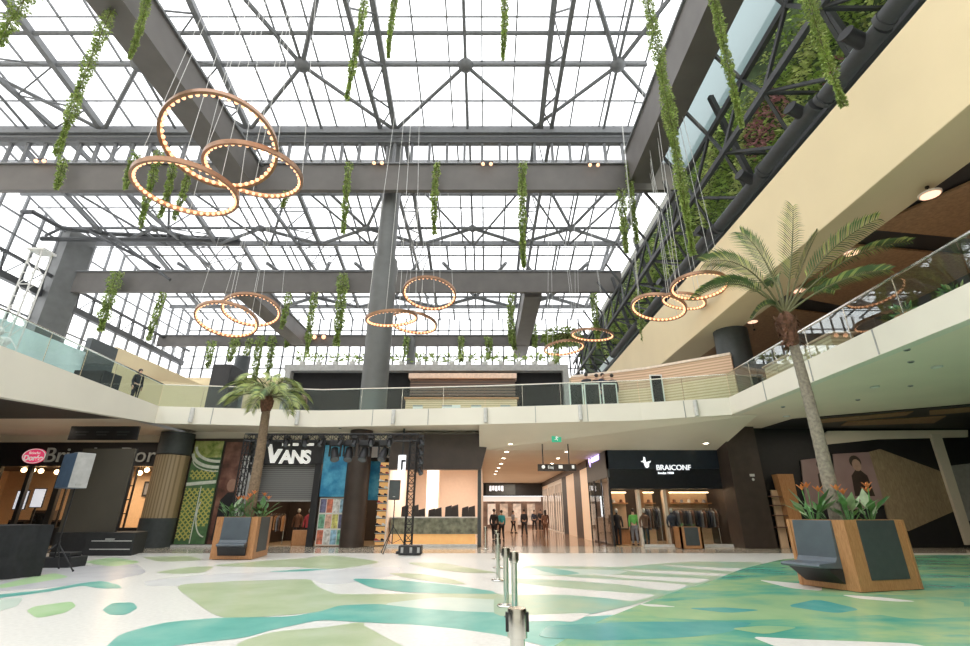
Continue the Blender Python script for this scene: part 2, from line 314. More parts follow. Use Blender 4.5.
# ================================================================= FLOOR
fl = MB(); fl.face([(-45, -14, 0), (30, -14, 0), (30, 75, 0), (-45, 75, 0)])
struct('floor', fl, M['floorW'])
walk = MB(); walk.face([(-40, 22.2, .001), (30, 22.2, .001), (30, 66, .001), (-40, 66, .001)])
struct('floor_walkway', walk, M['floorB'])
M['floorC'] = mat('brown_stone', (.36, .22, .14), .12, 0, .15, 2)
walk = MB(); walk.face([(-.2, 26.6, .003), (30, 26.6, .003), (30, 66, .003), (-.2, 66, .003)])
struct('floor_corridor', walk, M['floorC'])
inl = [
 ('fPale', [(143,581),(211,574),(299,571),(400,566),(400,575),(330,586),(310,579),(238,581),(177,586),(146,586)]),
 ('fGrey', [(20,572),(51,567),(82,566),(136,564),(148,572.5),(112,581),(82,584),(44,588),(0,591),(-20,590),(0,581),(41,576)]),
 ('fGreen', [(30,577),(55,573),(70,577),(40,582),(5,588),(-12,588)]),
 ('fGreen', [(82,562),(112,557),(143,562),(112,567)]),
 ('fSage', [(140,557),(190,556),(205,560),(160,562)]),
 ('fSage', [(153,572.5),(190,567),(215,566.5),(204,572.5),(177,574)]),
 ('fSage', [(206,566),(265,560.6),(330,557),(360,559),(330,566),(272,567.4)]),
 ('fTeal', [(265,572),(305,569),(335,569),(300,571.5)]),
 ('fSage', [(320,555.5),(340,556),(384,562),(340,569),(300,568),(290,562)]),
 ('fMint', [(-20,602),(0,600),(24,597),(17,606.5),(0,611),(-20,613)]),
 ('fTeal', [(-20,597),(0,594.6),(41,590.5),(85,582.7),(102,581),(119,585),(122,588.5),(99,588.5),(82,585.5),(48,592),(0,598),(-20,600)]),
 ('fGreen', [(26,611),(34,606.5),(71,601.5),(76.5,606),(65,613),(37,618.5)]),
 ('fTeal', [(102,610),(112,603),(133,602.5),(138,608),(126,615),(109,615)]),
 ('fSage', [(172,585),(235,581),(272,580.5),(310,579),(318,587),(335,594),(360,594.5),(400,594),(500,593.5),(520,589),(560,586),(640,600),(600,612),(505,614),(440,606),(400,606),(360,606),(320,612),(290,615),(219,620)]),
 ('fMint', [(380,604),(440,597),(505,600),(530,612),(505,616),(420,612)]),
 ('fSage', [(240,642),(272,632),(330,627),(361,622),(390,632),(420,652),(520,690),(300,700),(220,660)]),
 ('fTeal', [(60,672),(105,648),(119,635),(146,627),(170,622),(218,618),(289,617),(320,611.7),(340,605.5),(378,604),(412,608),(463,611.7),(505,613),(570,618),(660,612),(700,640),(640,668),(505,637),(456,630),(408,624.6),(364,622.5),(320,620),(272,630),(245,638),(163,647),(130,664),(90,690)]),
 ('floorW', [(360,623.5),(408,624.5),(456,629),(505,636),(560,652),(500,664),(420,655),(381,635)]),
 ('fSage', [(405,562.5),(442,563),(473,568.5),(500,573),(466,573),(429,568.5)]),
 ('fSage', [(386,573),(422,574),(453,579.5),(468,584.5),(449,583.8),(405,577.8)]),
 ('fTeal', [(350,578.5),(395,580),(449,584.4),(490,591),(508,594),(456,594),(405,592.3),(371,588)]),
 ('fSageT', [(493.8,597.6),(493.8,616.8),(549.5,616.1),(589.7,614.9),(636.1,604.4),(660.8,596.7),(698.0,585.8),(722.7,576.5),(747.4,568.8),(766.0,562.3),(698.0,561.7),(660.8,563.6),(623.7,567.3),(577.3,566.7),(524.7,565.4),(512.4,575.9),(512.4,583.7)]),
 ('fMint', [(518.6,568.2),(577.3,569.1),(629.9,571.0),(617.5,574.7),(577.3,575.3),(518.6,574.7)]),
 ('floorW', [(493.8,582.7),(515.5,583.4),(561.9,588.0),(602.1,591.4),(658.4,595.1),(633.0,601.9),(602.1,597.9),(561.9,594.8),(493.8,595.1)]),
 ('floorW', [(515.5,574.4),(561.9,576.5),(602.1,579.3),(642.3,581.2),(689.9,585.2),(673.2,591.4),(648.5,589.2),(623.7,584.9),(592.8,582.7),(555.7,580.0),(515.5,578.7)]),
 ('floorW', [(583.5,573.8),(639.2,576.2),(685.6,578.1),(711.6,579.6),(698.0,583.4),(667.0,581.2),(629.9,579.0)]),
 ('floorW', [(617.5,569.7),(673.2,571.3),(728.9,574.4),(723.9,576.5),(685.6,575.0),(648.5,573.1)]),
 ('floorW', [(654.7,564.5),(716.5,567.9),(753.6,569.1),(742.8,572.2),(701.1,569.7)]),
 ('floorW', [(521.7,615.8),(592.8,613.0),(574.2,622.6),(555.7,621.4),(523.2,622.0)]),
 ('fTeal', [(527.2,566.3),(546.4,567.0),(582.9,573.5),(561.9,575.6),(543.3,571.6)]),
 ('fMix', [(786,558.5),(742,569),(708,582.7),(677,591),(640,605),(600,621),(575,634),(545,652),(500,700),(1600,700),(1900,556),(880,555)]),
 ('fLime', [(633.0,605.9),(691.8,599.4),(800.0,596.3),(964.0,600.7),(964.0,611.5),(800.0,619.2),(716.5,621.1),(654.7,618.0)]),
 ('fLime', [(860,612),(930,606),(1000,608),(1000,616),(910,620)]),
 ('floorW', [(634.5,603.8),(660.8,605.3),(677.9,607.5),(648.5,606.9)]),
 ('floorW', [(757,580),(785,582.5),(822,586),(822,591.5),(790,588.5)]),
 ('floorW', [(840,595),(885,598),(918,602),(895,602),(858,599)]),
 ('floorW', [(750,637),(800,640),(912,644),(930,648),(783,650)]),
 ('fBlue', [(785,606.5),(817,599.5),(862,610),(836,614)]),
 ('fBlue', [(546.4,626.0),(629.9,622.3),(756.7,622.3),(728.9,633.2),(691.8,637.8),(602.1,641.5),(537.1,637.8)]),
 ('fBlue', [(685.6,608.7),(722.7,607.8),(762.9,610.6),(728.9,613.7)]),
 ('fLime', [(728.9,629.1),(766.0,626.0),(800.0,627.9),(766.0,635.3)]),
]
for i, (k, pts) in enumerate(inl):
    poly = smoothpoly([onZ(u, v, 0) for u, v in pts], 2)
    z = .0012 + .0002 * i
    mb = MB(); f = [V((p.x, p.y, z)) for p in poly]
    mb.face(f)
    o = mb.build('floor_inlay', M[k]); tag(o, kind='structure')
    bm = bmesh.new(); bm.from_mesh(o.data); bmesh.ops.triangulate(bm, faces=bm.faces[:]); bmesh.ops.recalc_face_normals(bm, faces=bm.faces[:]); bm.to_mesh(o.data); bm.free()
# ================================================================= SHELL
ZF, ZS, ZB = 6.5, 5.68, 5.62      # upper floor top, ceiling under it, lower edge of slab band
path = [(-16.0, -12, 4.9), (-15.8, 8, 4.9), (-15.3, 14.3, 4.95), (-16.2, 23.6, 5.66), (-8.6, 24.7, 5.66), (0, 23.9, 5.66), (7.46, 22.8, 5.66), (11.2, 21.7, 5.72), (11.1, 9.9, 5.72), (11.0, -12, 5.72)]
def band(i0, i1, name):
    b = MB()
    for i in range(i0, i1):
        a, c = path[i], path[i + 1]
        d = (V(c[:2]) - V(a[:2])).normalized(); n = V((-d.y, d.x)) * .35
        b.add([(a[0], a[1], a[2]), (c[0], c[1], c[2]), (c[0], c[1], ZF), (a[0], a[1], ZF),
               (a[0] + n.x, a[1] + n.y, ZF), (c[0] + n.x, c[1] + n.y, ZF), (a[0] + n.x, a[1] + n.y, a[2]), (c[0] + n.x, c[1] + n.y, c[2])],
              [(0, 1, 2, 3), (3, 2, 5, 4), (6, 7, 1, 0)])
    return struct(name, b, M['cream'])
band(0, 3, 'trim_1'); band(3, 7, 'trim_2'); band(7, 9, 'trim_3')
# joints between the fascia plates
for (x, y, z) in [onX(687, 372, 11.19)]: pass
# slabs (upper floor) and ceilings below
sl = MB()
sl.prism([(-45, -12, 6.2), (-16.3, -12, 6.2), (-15.7, 14.3, 6.2), (-16.4, 23.8, 6.2), (-16.4, 66, 6.2), (-45, 66, 6.2)], (0, 0, .28))
sl.prism([(-16.4, 23.9, 6.2), (-8.6, 25.0, 6.2), (0, 24.2, 6.2), (7.5, 23.1, 6.2), (11.5, 22.0, 6.2), (11.5, 66, 6.2), (-16.4, 66, 6.2)], (0, 0, .28))
sl.prism([(11.5, 66, 6.2), (11.4, -12, 6.2), (30, -12, 6.2), (30, 66, 6.2)], (0, 0, .28))
struct('upper_floor', sl, M['lgrey'])
c1 = MB(); c1.face([(-16.2, 23.62, ZS), (-8.6, 24.72, ZS), (-.3, 23.95, ZS), (-.3, 66, ZS), (-16.3, 66, ZS)])
ZC, YC = 4.67, 26.1
c1.face([(-.3, 23.95, ZS), (7.5, 22.82, ZS), (11.25, 21.72, ZS + .04), (12.4, 21.72, ZS + .04), (12.4, YC, ZC), (-.3, YC, ZC)])
c1.face([(-.3, YC, ZC), (12.4, YC, ZC), (12.4, 66, ZC), (-.3, 66, ZC)])
c1.face([(12.4, 21.72, ZS + .04), (12.4, 26.4, ZS + .04), (12.4, 26.4, ZC), (12.4, YC, ZC)]); c1.face([(-.3, 23.95, ZS), (-.3, 66, ZS), (-.3, 66, ZC), (-.3, YC, ZC)])
def onCeil(u, v):
    x, y, w = ray(u, v)
    Y = (ZC - CH) * y / w
    if Y > YC: return V((x * Y / y, Y, ZC))
    # sloping strip between the gallery edge and the shop line
    x0 = x / y * 24.5; ye = 23.3 if x0 < 9 else 21.9
    m = (ZC - ZS) / (YC - ye); Y = (ZS - m * ye - CH) / (w / y - m)
    return V((x * Y / y, Y, CH + w / y * Y))
struct('ceiling', c1, M['ceil'])
c2 = MB(); c2.face([(11.02, -12, 5.74), (30, -12, 5.74), (30, 30, 5.74), (11.22, 30, 5.74)])
struct('ceiling_right', c2, M['soffit'])
c3 = MB(); c3.face([(-40, -12, 5.0), (-15.6, -12, 5.0), (-15.5, 14.3, 5.02), (-16.3, 21.5, 5.5), (-40, 21.5, 5.5)])
struct('ceiling_left', c3, M['darksoffit'])
c4 = MB(); c4.face([(-40, 21.5, 5.5), (-16.2, 21.5, 5.5), (-16.2, 30, 5.66), (-40, 30, 5.66)])
struct('ceiling_left_rear', c4, M['soffit'])
# outer ground floor walls
wl = MB(); wl.box(-30.4, -30, -12, 27, 0, 5.6); struct('wall_left', wl, M['brownpan'])
wr = MB(); wr.box(26, 26.4, -12, 27, 0, 5.9); struct('wall_right', wr, M['brownpan'])
wb = MB(); wb.box(-45, 30, -12.4, -12, 0, 21); struct('wall_back', wb, M['cream'])
# ---- upper level walls
ul = MB(); ul.box(-33.6, -33.2, 41, 62, 6.5, 15.5); ul.box(-41.6, -41.2, -12, 20, 6.5, 27); struct('wall_upper_left', ul, M['yellow'])
uf = MB(); uf.box(-41.5, 30, 62, 62.4, 6.5, 18.3); struct('wall_far', uf, M['yellow'])
tl = MB(); tl.box(-33.6, -33.3, 24, 38, 6.5, 14.0); struct('wall_teal_panel', tl, M['teal'])
tl = MB(); tl.box(-33.6, -33.1, 38, 41, 6.5, 15.3); struct('wall_dark_panel', tl, M['charcoal'])
# ---- fascia of the floor above on the right, its soffit and ceiling
XF = 11.2
fb = MB(); fb.box(XF, XF + .3, -12, 62, 10.37, 13.67); struct('wall_right_fascia', fb, M['yellow'])
sf = MB(); sf.box(XF + .02, 13.05, -12, 62, 10.36, 10.6); struct('ceiling_fascia_soffit', sf, M['tansoffit'])
bc = MB(); bc.box(13.05, 26, -12, 62, 10.9, 11.0); struct('ceiling_upper_right', bc, M['black'])
for poly in ([(13.2, 4.0), (18.0, 2.0), (19.5, 9.2), (15.2, 10.2)], [(15.0, 10.9), (21, 9.6), (22, 15.6), (13.3, 14.3)], [(13.15, 15.3), (20, 16.4), (20, 22), (13.3, 19.6)], [(13.15, 21), (21, 23.0), (20, 30), (13.2, 30)]):
    p = MB(); p.prism([V((x, y, 10.78)) for x, y in poly], (0, 0, .08)); struct('ceiling_board', p, M['osb'])
uw = MB(); uw.box(22, 22.3, -12, 62, 6.5, 11); struct('wall_upper_right', uw, M['osb'])
rb = MB(); rb.face([(XF, -12, 13.67), (19, -12, 13.67), (19, 62, 13.67), (XF, 62, 13.67)]); struct('upper_terrace', rb, M['cream'])
# ================================================================= ROOF
XL, XR = -41.0, 10.6
bays = [(-5.2, 10.4), (10.4, 26.0), (26.0, 41.3), (41.3, 57.0), (57.0, 62.2)]
SL = .222; ZG = 26.6
def gz(Y, y1): return ZG + SL * (y1 - Y)
wn = 0
for k, (y0, y1) in enumerate(bays):
    if k == 0: continue
    wn += 1; XR = 10.0 if k == 1 else 13.9
    g = MB(); g.face([(XL, y0, gz(y0, y1) + .1), (XR, y0, gz(y0, y1) + .1), (XR, y1, gz(y1, y1) + .1), (XL, y1, gz(y1, y1) + .1)])
    go = struct('window_%d' % wn, g, M['skyglass'])
    b = MB()
    nx = 25
    for i in range(nx + 3):
        x = -1.2 + 2.03 * (i - 19.5)
        if XL < x < XR: b.bar((x, y0, gz(y0, y1)), (x, y1, gz(y1, y1)), (.085, .085, .13, .21, .24)[k], .14)
    for uu in (1.9, 4.4, 6.9, 9.4, 11.9, 14.4):
        if y1 - uu > y0: b.bar((XL, y1 - uu, gz(y1 - uu, y1)), (XR, y1 - uu, gz(y1 - uu, y1)), (.06, .06, .11, .2, .2)[k], .1)
    tag(b.build('glazing_bars', M['bar'], go))
# purlins, gutters, cross beams
for k, (y0, y1) in enumerate(bays):
    if k == 0: continue
    XR = 10.0 if k == 1 else 13.9
    for uu in ((4.4, 6.2) if k == 1 else (2.2, 6.2)):
        if k == 4: continue
        Y = y1 - uu; p = MB(); p.tube([(XL, Y, gz(Y, y1) - .25), (XR, Y, gz(Y, y1) - .25)], .13 if k == 1 else .15, 8)
        struct('roof_purlin', p, M['steel_l'], smooth=True)
for j, Y in enumerate((26.0, 41.3, 57.0)):
    XR = 10.6 if j == 0 else 13.9
    g = MB()
    if j == 0:
        g.box(XL, XR, Y - .1, Y + .3, 26.2, 26.62); g.box(XL, XR, Y - .45, Y - .1, 25.72, 26.0); g.box(XL, XR, Y - .1, Y + .3, 25.2, 25.72)
        g.tube([(XL, Y - .4, 25.4), (XR, Y - .4, 25.4)], .06, 6)
        for i in range(43):
            x = XL + 1.2 * i; g.box(x - .09, x + .09, Y, Y + .2, 22.9, 25.2)
    else:
        g.box(XL, XR, Y - .1, Y + .25, 26.25, 26.7)
        g.tube([(XL, Y - .3, 25.8), (XR, Y - .3, 25.8)], .05, 6)
    struct('roof_gutter', g, M['steel_l'])
    bm_ = MB(); x1 = 13.0
    zt = (22.85, 22.95, 22.2)[j]
    bm_.box(-41 if j else -36, x1, Y - .6, Y - .25, 20.87, zt)
    bm_.box(-41 if j else -36, x1, Y - .75, Y - .1, zt, zt + .1, 1)
    struct('roof_beam', bm_, [M['beam'], M['steel_l']])
# longitudinal beams
for x0, x1, ya, yb, z0, z1 in ((-16.2, -14.7, 4, 25.4, 20.9, 22.7), (9.1, 10.5, 0, 24.8, 20.9, 23.2), (3.8, 5.5, 41.9, 61.5, 20.9, 22.6), (-24.0, -22.2, 41.9, 56.3, 20.9, 22.6)):
    b = MB(); b.box(x0, x1, ya, yb, z0, z1); b.box(x0 - .12, x1 + .12, ya, yb, z1, z1 + .15, 1); struct('roof_beam_long', b, [M['beam'], M['steel_l']])
# rafters and lower chords, per bay
raf = [(13.6, 12.9), (-37.0, -41.5), (-26.6, -29.8), (-16.4, -18.6), (-6.25, -7.25), (3.85, 4.6)]
for k, (y0, y1) in enumerate(bays):
    if k in (0, 4): continue
    for xr, xc in raf:
        if k == 1 and xr > 10: continue
        t = MB()
        t.bar((xr, y0, gz(y0, y1) - .3), (xr, y1, gz(y1, y1) - .3), .32, .36)
        zc = 26.3
        if xc > XL:
            t.bar((xc, y0, zc), (xc, y1, zc), .24, .28)
            for q in range(5):
                Ya = y0 + 1.2 + q * (y1 - y0 - 1.4) / 5; Yb = Ya + (y1 - y0 - 1.4) / 10; Yc = Ya + (y1 - y0 - 1.4) / 5
                t.bar((xc, Ya, zc), (xr, Yb, gz(Yb, y1) - .4), .08, .09); t.bar((xr, Yb, gz(Yb, y1) - .4), (xc, Yc, zc), .08, .09)
        struct('roof_truss', t, M['steel_l'])
# wind bracing: round nodes on the purlin with struts running to the truss feet
nodeX = [-31.6, -21.4, -11.3, -1.2, 8.2]
for k, (y0, y1) in enumerate(bays):
    if k in (0, 4): continue
    un = 4.4 if k == 1 else 2.2
    Yn = y1 - un; zn = gz(Yn, y1) - .3
    for xn in nodeX:
        t = MB()
        t.ball((xn, Yn, zn), .5 if k == 1 else .45, 0, 10, 6, (1, 1, .7))
        for sx in (-1, 1):
            xe = xn + sx * 4.9
            if xe < 14: t.tube([(xn, Yn, zn), (xe, y1 - .2, 26.3)], (.13, .13, .17, .24)[k], 6)
            xe2 = xn + sx * 3.6
            if k == 3 or xn in (-11.3, 8.2): t.tube([(xn, Yn, zn), (xe2, Yn - 6.5, gz(Yn - 6.5, y1) - .4)], .15 if k < 3 else .22, 6)
            if k == 2:
                t.tube([(xn + sx * .2, y1 - .2, 26.3), (xn + sx * 4.7, Yn - 5.5, gz(Yn - 5.5, y1) - .6)], .11, 6)
        t.tube([(xn, y0, gz(y0, y1) - .4), (xn, Yn, zn), (xn, y1, 26.2)], .10, 6)
        struct('roof_bracing', t, M['steel_l'], smooth=True)
# columns carrying the roof
def columnmesh(x, y, r, z0, z1, zl, rl):
    b = MB(); b.lathe([(rl, z0), (rl, zl), (r, zl + .05), (r, z1)], (x, y, 0), 20); return b
struct('column', columnmesh(-6.35, 26.9, .60, 6.5, 26.4, 16.5, .76), M['col'], smooth=True)
b = MB(); b.lathe([(.6, 0), (.6, 5.66)], (-6.6, 26.0, 0), 20); struct('column_lower', b, M['brownpan'], smooth=True)
b = MB(); b.add([(-41.9, 40.2, 6.5), (-39.9, 39.6, 6.5), (-38.6, 41.2, 6.5), (-40.6, 41.9, 6.5), (-41.9, 40.2, 27), (-39.9, 39.6, 27), (-38.6, 41.2, 27), (-40.6, 41.9, 27)],
      [(0, 1, 5, 4), (1, 2, 6, 5), (2, 3, 7, 6), (3, 0, 4, 7)])
struct('column_left', b, M['col'])
b = MB(); b.lathe([(.5, 6.5), (.5, 22)], (-9.2, 56.5, 0), 16); struct('column_far', b, M['col'], smooth=True)
b = MB(); b.lathe([(.8, 6.5), (.8, 18)], (-27.5, 52, 0), 16); struct('column_far_left', b, M['charcoal'], smooth=True)
b = MB(); b.lathe([(.82, 6.5), (.82, 10.37)], (12.75, 23.3, 0), 20); struct('column_upper_right', b, M['charcoal'], smooth=True)
# left glazed wall
wn += 1
g = MB(); g.face([(-41.3, 20, 10), (-41.3, 62, 10), (-41.3, 62, 27), (-41.3, 20, 30)]); go = struct('window_%d' % wn, g, M['skyglass'])
b = MB()
for i in range(22): b.bar((-41.2, 20 + 2 * i, 10), (-41.2, 20 + 2 * i, 29), .2, .2)
for z in (12, 14, 16, 18, 22.4, 24.2, 26): b.bar((-41.2, 20, z), (-41.2, 62, z), .14, .14)
b.build('glazing_bars', M['bar'], go)
b = MB()
b.bar((-40.9, 22, 20.3), (-40.9, 62, 20.3), .5, .6); b.bar((-40.3, 22, 22.0), (-40.3, 62, 22.0), .22, .25)
for i in range(20): b.bar((-40.9, 22 + 2 * i, 20.3), (-40.3, 23 + 2 * i, 22), .09); b.bar((-40.3, 23 + 2 * i, 22), (-40.9, 24 + 2 * i, 20.3), .09)
struct('roof_edge_truss', b, M['steel'])
b = MB()
for pts in ([onY(-30, 212, 36), onY(33, 212, 36), onY(62, 228, 38), onY(110, 234, 40), onY(240, 239, 41)], [onY(-20, 238, 37), onY(60, 239, 39), onY(240, 240, 41)]):
    b.tube(pts, .22, 6)
for (a, c) in (((33, 212), (5, 238)), ((62, 228), (40, 238)), ((33, 212), (60, 190)), ((110, 234), (170, 280)), ((90, 232), (160, 268))):
    b.tube([onY(*a, 38), onY(*c, 39)], .14, 6)
struct('roof_hip_truss', b, M['steel'])
# far glazed end
wn += 1
g = MB(); XR = 13.9; g.face([(-41, 62.1, 18.3), (XR, 62.1, 18.3), (XR, 62.1, 27.6), (-41, 62.1, 27.6)]); go = struct('window_%d' % wn, g, M['skyglass'])
b = MB()
for i in range(37): b.bar((-41 + 1.5 * i, 62, 18.3), (-41 + 1.5 * i, 62, 27), .2, .16)
for z in (19.6, 21.2, 23, 25): b.bar((-41, 62, z), (XR, 62, z), .16, .14)
b.build('glazing_bars', M['bar'], go)
# ---- right: slope of teal panels, living wall, truss and duct
t = MB(); t.face([(10.4, 2, 23.3), (10.4, 25.2, 23.3), (13.5, 25.2, 22.3), (13.5, 2, 22.3)])
M['tealpane'] = opal('teal_pane'); M['tealpane'].node_tree.nodes['Translucent BSDF'].inputs['Color'].default_value = (.15, .205, .205, 1); M['tealpane'].node_tree.nodes['Mix Shader'].inputs['Fac'].default_value = .08
struct('window_teal_slope', t, M['tealpane'])
t = MB(); t.face([(13.6, -12, 23.8), (30, -12, 23.8), (30, 62, 23.8), (13.6, 62, 23.8)]); struct('roof_right', t, M['lgrey'])
t = MB(); t.box(13.4, 13.6, 2, 62, 13.7, 22.5); struct('wall_green_backing', t, mat('planting_felt', (.05, .08, .03), .9))
t = MB(); t.box(12.55, 12.6, 2, 62, 13.65, 16.3); struct('trim_teal_strip', t, M['teal'])
lw = MB(); lb = MB()
for i in range(26000):
    y = 5 + 45 * (rnd.random() ** 1.4); z = 14.6 + 7.6 * rnd.random()
    if z > 21 - 1.2 * math.sin(y * .5) and rnd.random() < .75: continue
    d = V((-1, rnd.uniform(-.8, .8), rnd.uniform(-.9, .5)))
    red = ((y - 17.5) ** 2 / 3 + (z - 18.5) ** 2 / 1.6 < 1 or (y - 13) ** 2 + (z - 16.5) ** 2 / .5 < 1) and rnd.random() < .7
    pale = math.sin(y * 1.3 + z * 1.1) > .35
    lw.leaf((13.4 - rnd.random() * .35, y, z), d, (rnd.uniform(-1, 1), rnd.uniform(-1, 1), 1), rnd.uniform(.14, .36), rnd.uniform(.07, .17), 2 if red else (1 if pale else 0))
M['leafRed'] = mat('reddish_leaf', (.50, .24, .26), .6, 0, .4, 4)
lo = lw.build('living_wall_foliage', [mat('wall_leaf', (.33, .46, .12), .6, 0, .5, 2), mat('wall_leaf_pale', (.58, .66, .26), .6, 0, .4, 2), M['leafRed']]); tag(lo, 'dense green planting with red patches covering the wall above the cream fascia', 'living wall', kind='stuff')
t = MB()
for (x, z) in ((11.0, 17.0), (12.4, 15.2), (11.5, 19.6)): t.bar((x, 2, z), (x, 60, z), .2, .26)
for i in range(16):
    y = 4 + 3.4 * i
    t.bar((11.0, y, 17.0), (12.4, y + .9, 15.2), .12); t.bar((11.0, y, 17.0), (11.5, y + 1.7, 19.6), .13); t.bar((11.5, y + 1.7, 19.6), (11.0, y + 3.4, 17.0), .13)
    t.bar((12.4, y + .9, 15.2), (11.0, y + 3.4, 17.0), .12); t.bar((11.0, y, 17.0), (13.3, y, 17.0), .12); t.bar((11.5, y + 1.7, 19.6), (10.4, y + 1.7, 21.4), .14)
    if i % 2 == 0: t.bar((13.2, y + 1, 13.8), (11.6, y + 1, 21.5), .24, .24)
struct('roof_side_truss', t, M['steel'])
duct = thing('air_duct', 'long dark round air duct with nozzles above the cream fascia', 'duct', (11.6, 8, 14.35))
d = MB()
ys = [3.5, 10.0, 12.9, 16.6, 21.0, 27, 34, 42]
for i in range(len(ys) - 1):
    off = .12 * (i % 2)
    d.tube([(11.75 + off, ys[i], 15.05), (11.75 + off, ys[i + 1] - .15, 15.05)], .29, 14)
    d.tube([(11.75 + off, ys[i + 1] - .3, 15.05), (11.75 + off, ys[i + 1] - .12, 15.05)], .325, 14)
d.build('duct_pipe', M['steel'], duct, smooth=True)
for y in ys[1:6]:
    n = MB(); n.tube([(11.7, y + .55, 15.1), (11.1, y + .4, 15.3)], [.23, .22], 12); n.tube([(11.12, y + .405, 15.295), (11.08, y + .39, 15.31)], [.25, .25], 12)
    n.build('nozzle', M['black'], duct, smooth=True)
# ================================================================= BALUSTRADE
def balustrade(pts, label, n_list, inset=.12):
    t = thing('glass_balustrade', label, 'balustrade', (pts[0][0], pts[0][1], ZF))
    H_ = 1.12
    rail = MB(); P3 = [V((x, y, ZF + H_ + .02)) for x, y in pts]
    for i in range(len(P3) - 1): rail.bar(P3[i], P3[i + 1], .06, .045)
    rail.build('handrail', M['chrome'], t)
    for i in range(len(pts) - 1):
        a, b = V(pts[i]), V(pts[i + 1]); n = n_list[i]
        for q in range(n):
            p0 = a.lerp(b, q / n); p1 = a.lerp(b, (q + 1) / n); d = (p1 - p0).normalized(); g = .012
            p0 = p0 + d * g; p1 = p1 - d * g; nn = V((-d.y, d.x)) * .016
            gm = MB(); gm.prism([(p0.x, p0.y, ZF - .02), (p1.x, p1.y, ZF - .02), (p1.x, p1.y, ZF + H_), (p0.x, p0.y, ZF + H_)], (nn.x, nn.y, 0))
            gm.build('glass_panel', M['railglass_r' if 'right upper' in label else 'railglass'], t)
            if q: 
                pm = MB(); pm.box(p0.x - .008, p0.x + .008, p0.y - .008, p0.y + .008, ZF, ZF + H_); pm.build('joint_clip', M['chrome'], t)
    return t
balustrade([(-16.2, 4), (-15.95, 8), (-15.45, 14.3), (-16.33, 23.75)], 'clear glass balustrade with steel rail along the left upper gallery', [2, 4, 5])
balustrade([(-16.33, 23.75), (-8.6, 24.85), (0, 24.05), (7.5, 22.95), (11.35, 21.8)], 'clear glass balustrade along the far upper gallery above the shops', [4, 4, 4, 2])
balustrade([(11.35, 21.8), (11.25, 9.9), (11.2, 4)], 'clear glass balustrade rising along the right upper gallery behind the palm', [6, 3])
# small tube lights on the slab edge
SLIT = [(194.6, 417, 0), (294, 417, 1), (392.5, 416.8, 1), (485.6, 416.8, 1), (581, 416, 2), (686.6, 407, 2)]
for i, (u, v, s_) in enumerate(SLIT):
    p = onY(u, v, 24.0 if i < 4 else 23.0)
    # place on the slab face
    for j in range(3, 7):
        a, c = path[j], path[j + 1]
        if a[0] <= p.x <= c[0]:
            k = (p.x - a[0]) / (c[0] - a[0]); yy = a[1] + k * (c[1] - a[1])
    t = thing('wall_tube_light', '%s small silver tube light on the cream slab edge, counted from the left' % ('first', 'second', 'third', 'fourth', 'fifth', 'sixth')[i], 'wall light', (p.x, yy - .12, 5.72), 'tube lights on the slab edge')
    m_ = MB(); m_.lathe([(.08, 5.72), (.10, 5.74), (.10, 6.42), (.08, 6.44)], (p.x, yy - .13, 0), 12); m_.build('tube_body', M['lgrey'], t, smooth=True)
    m_ = MB(); m_.box(p.x - .05, p.x + .05, yy - .08, yy + .0, 5.95, 6.2); m_.build('wall_bracket', M['grey'], t)
# panel joints on slab face
jm = MB()
for j, n in ((3, 2), (4, 2), (5, 2), (6, 1), (7, 3)):
    a, c = path[j], path[j + 1]
    for q in range(1, n + 1):
        k = q / (n + 1); x = a[0] + k * (c[0] - a[0]); y = a[1] + k * (c[1] - a[1]); 
        jm.box(x - .02, x + .012, y - .02, y + .02, a[2] + .02, ZF - .02)
struct('trim_4', jm, M['grey'])
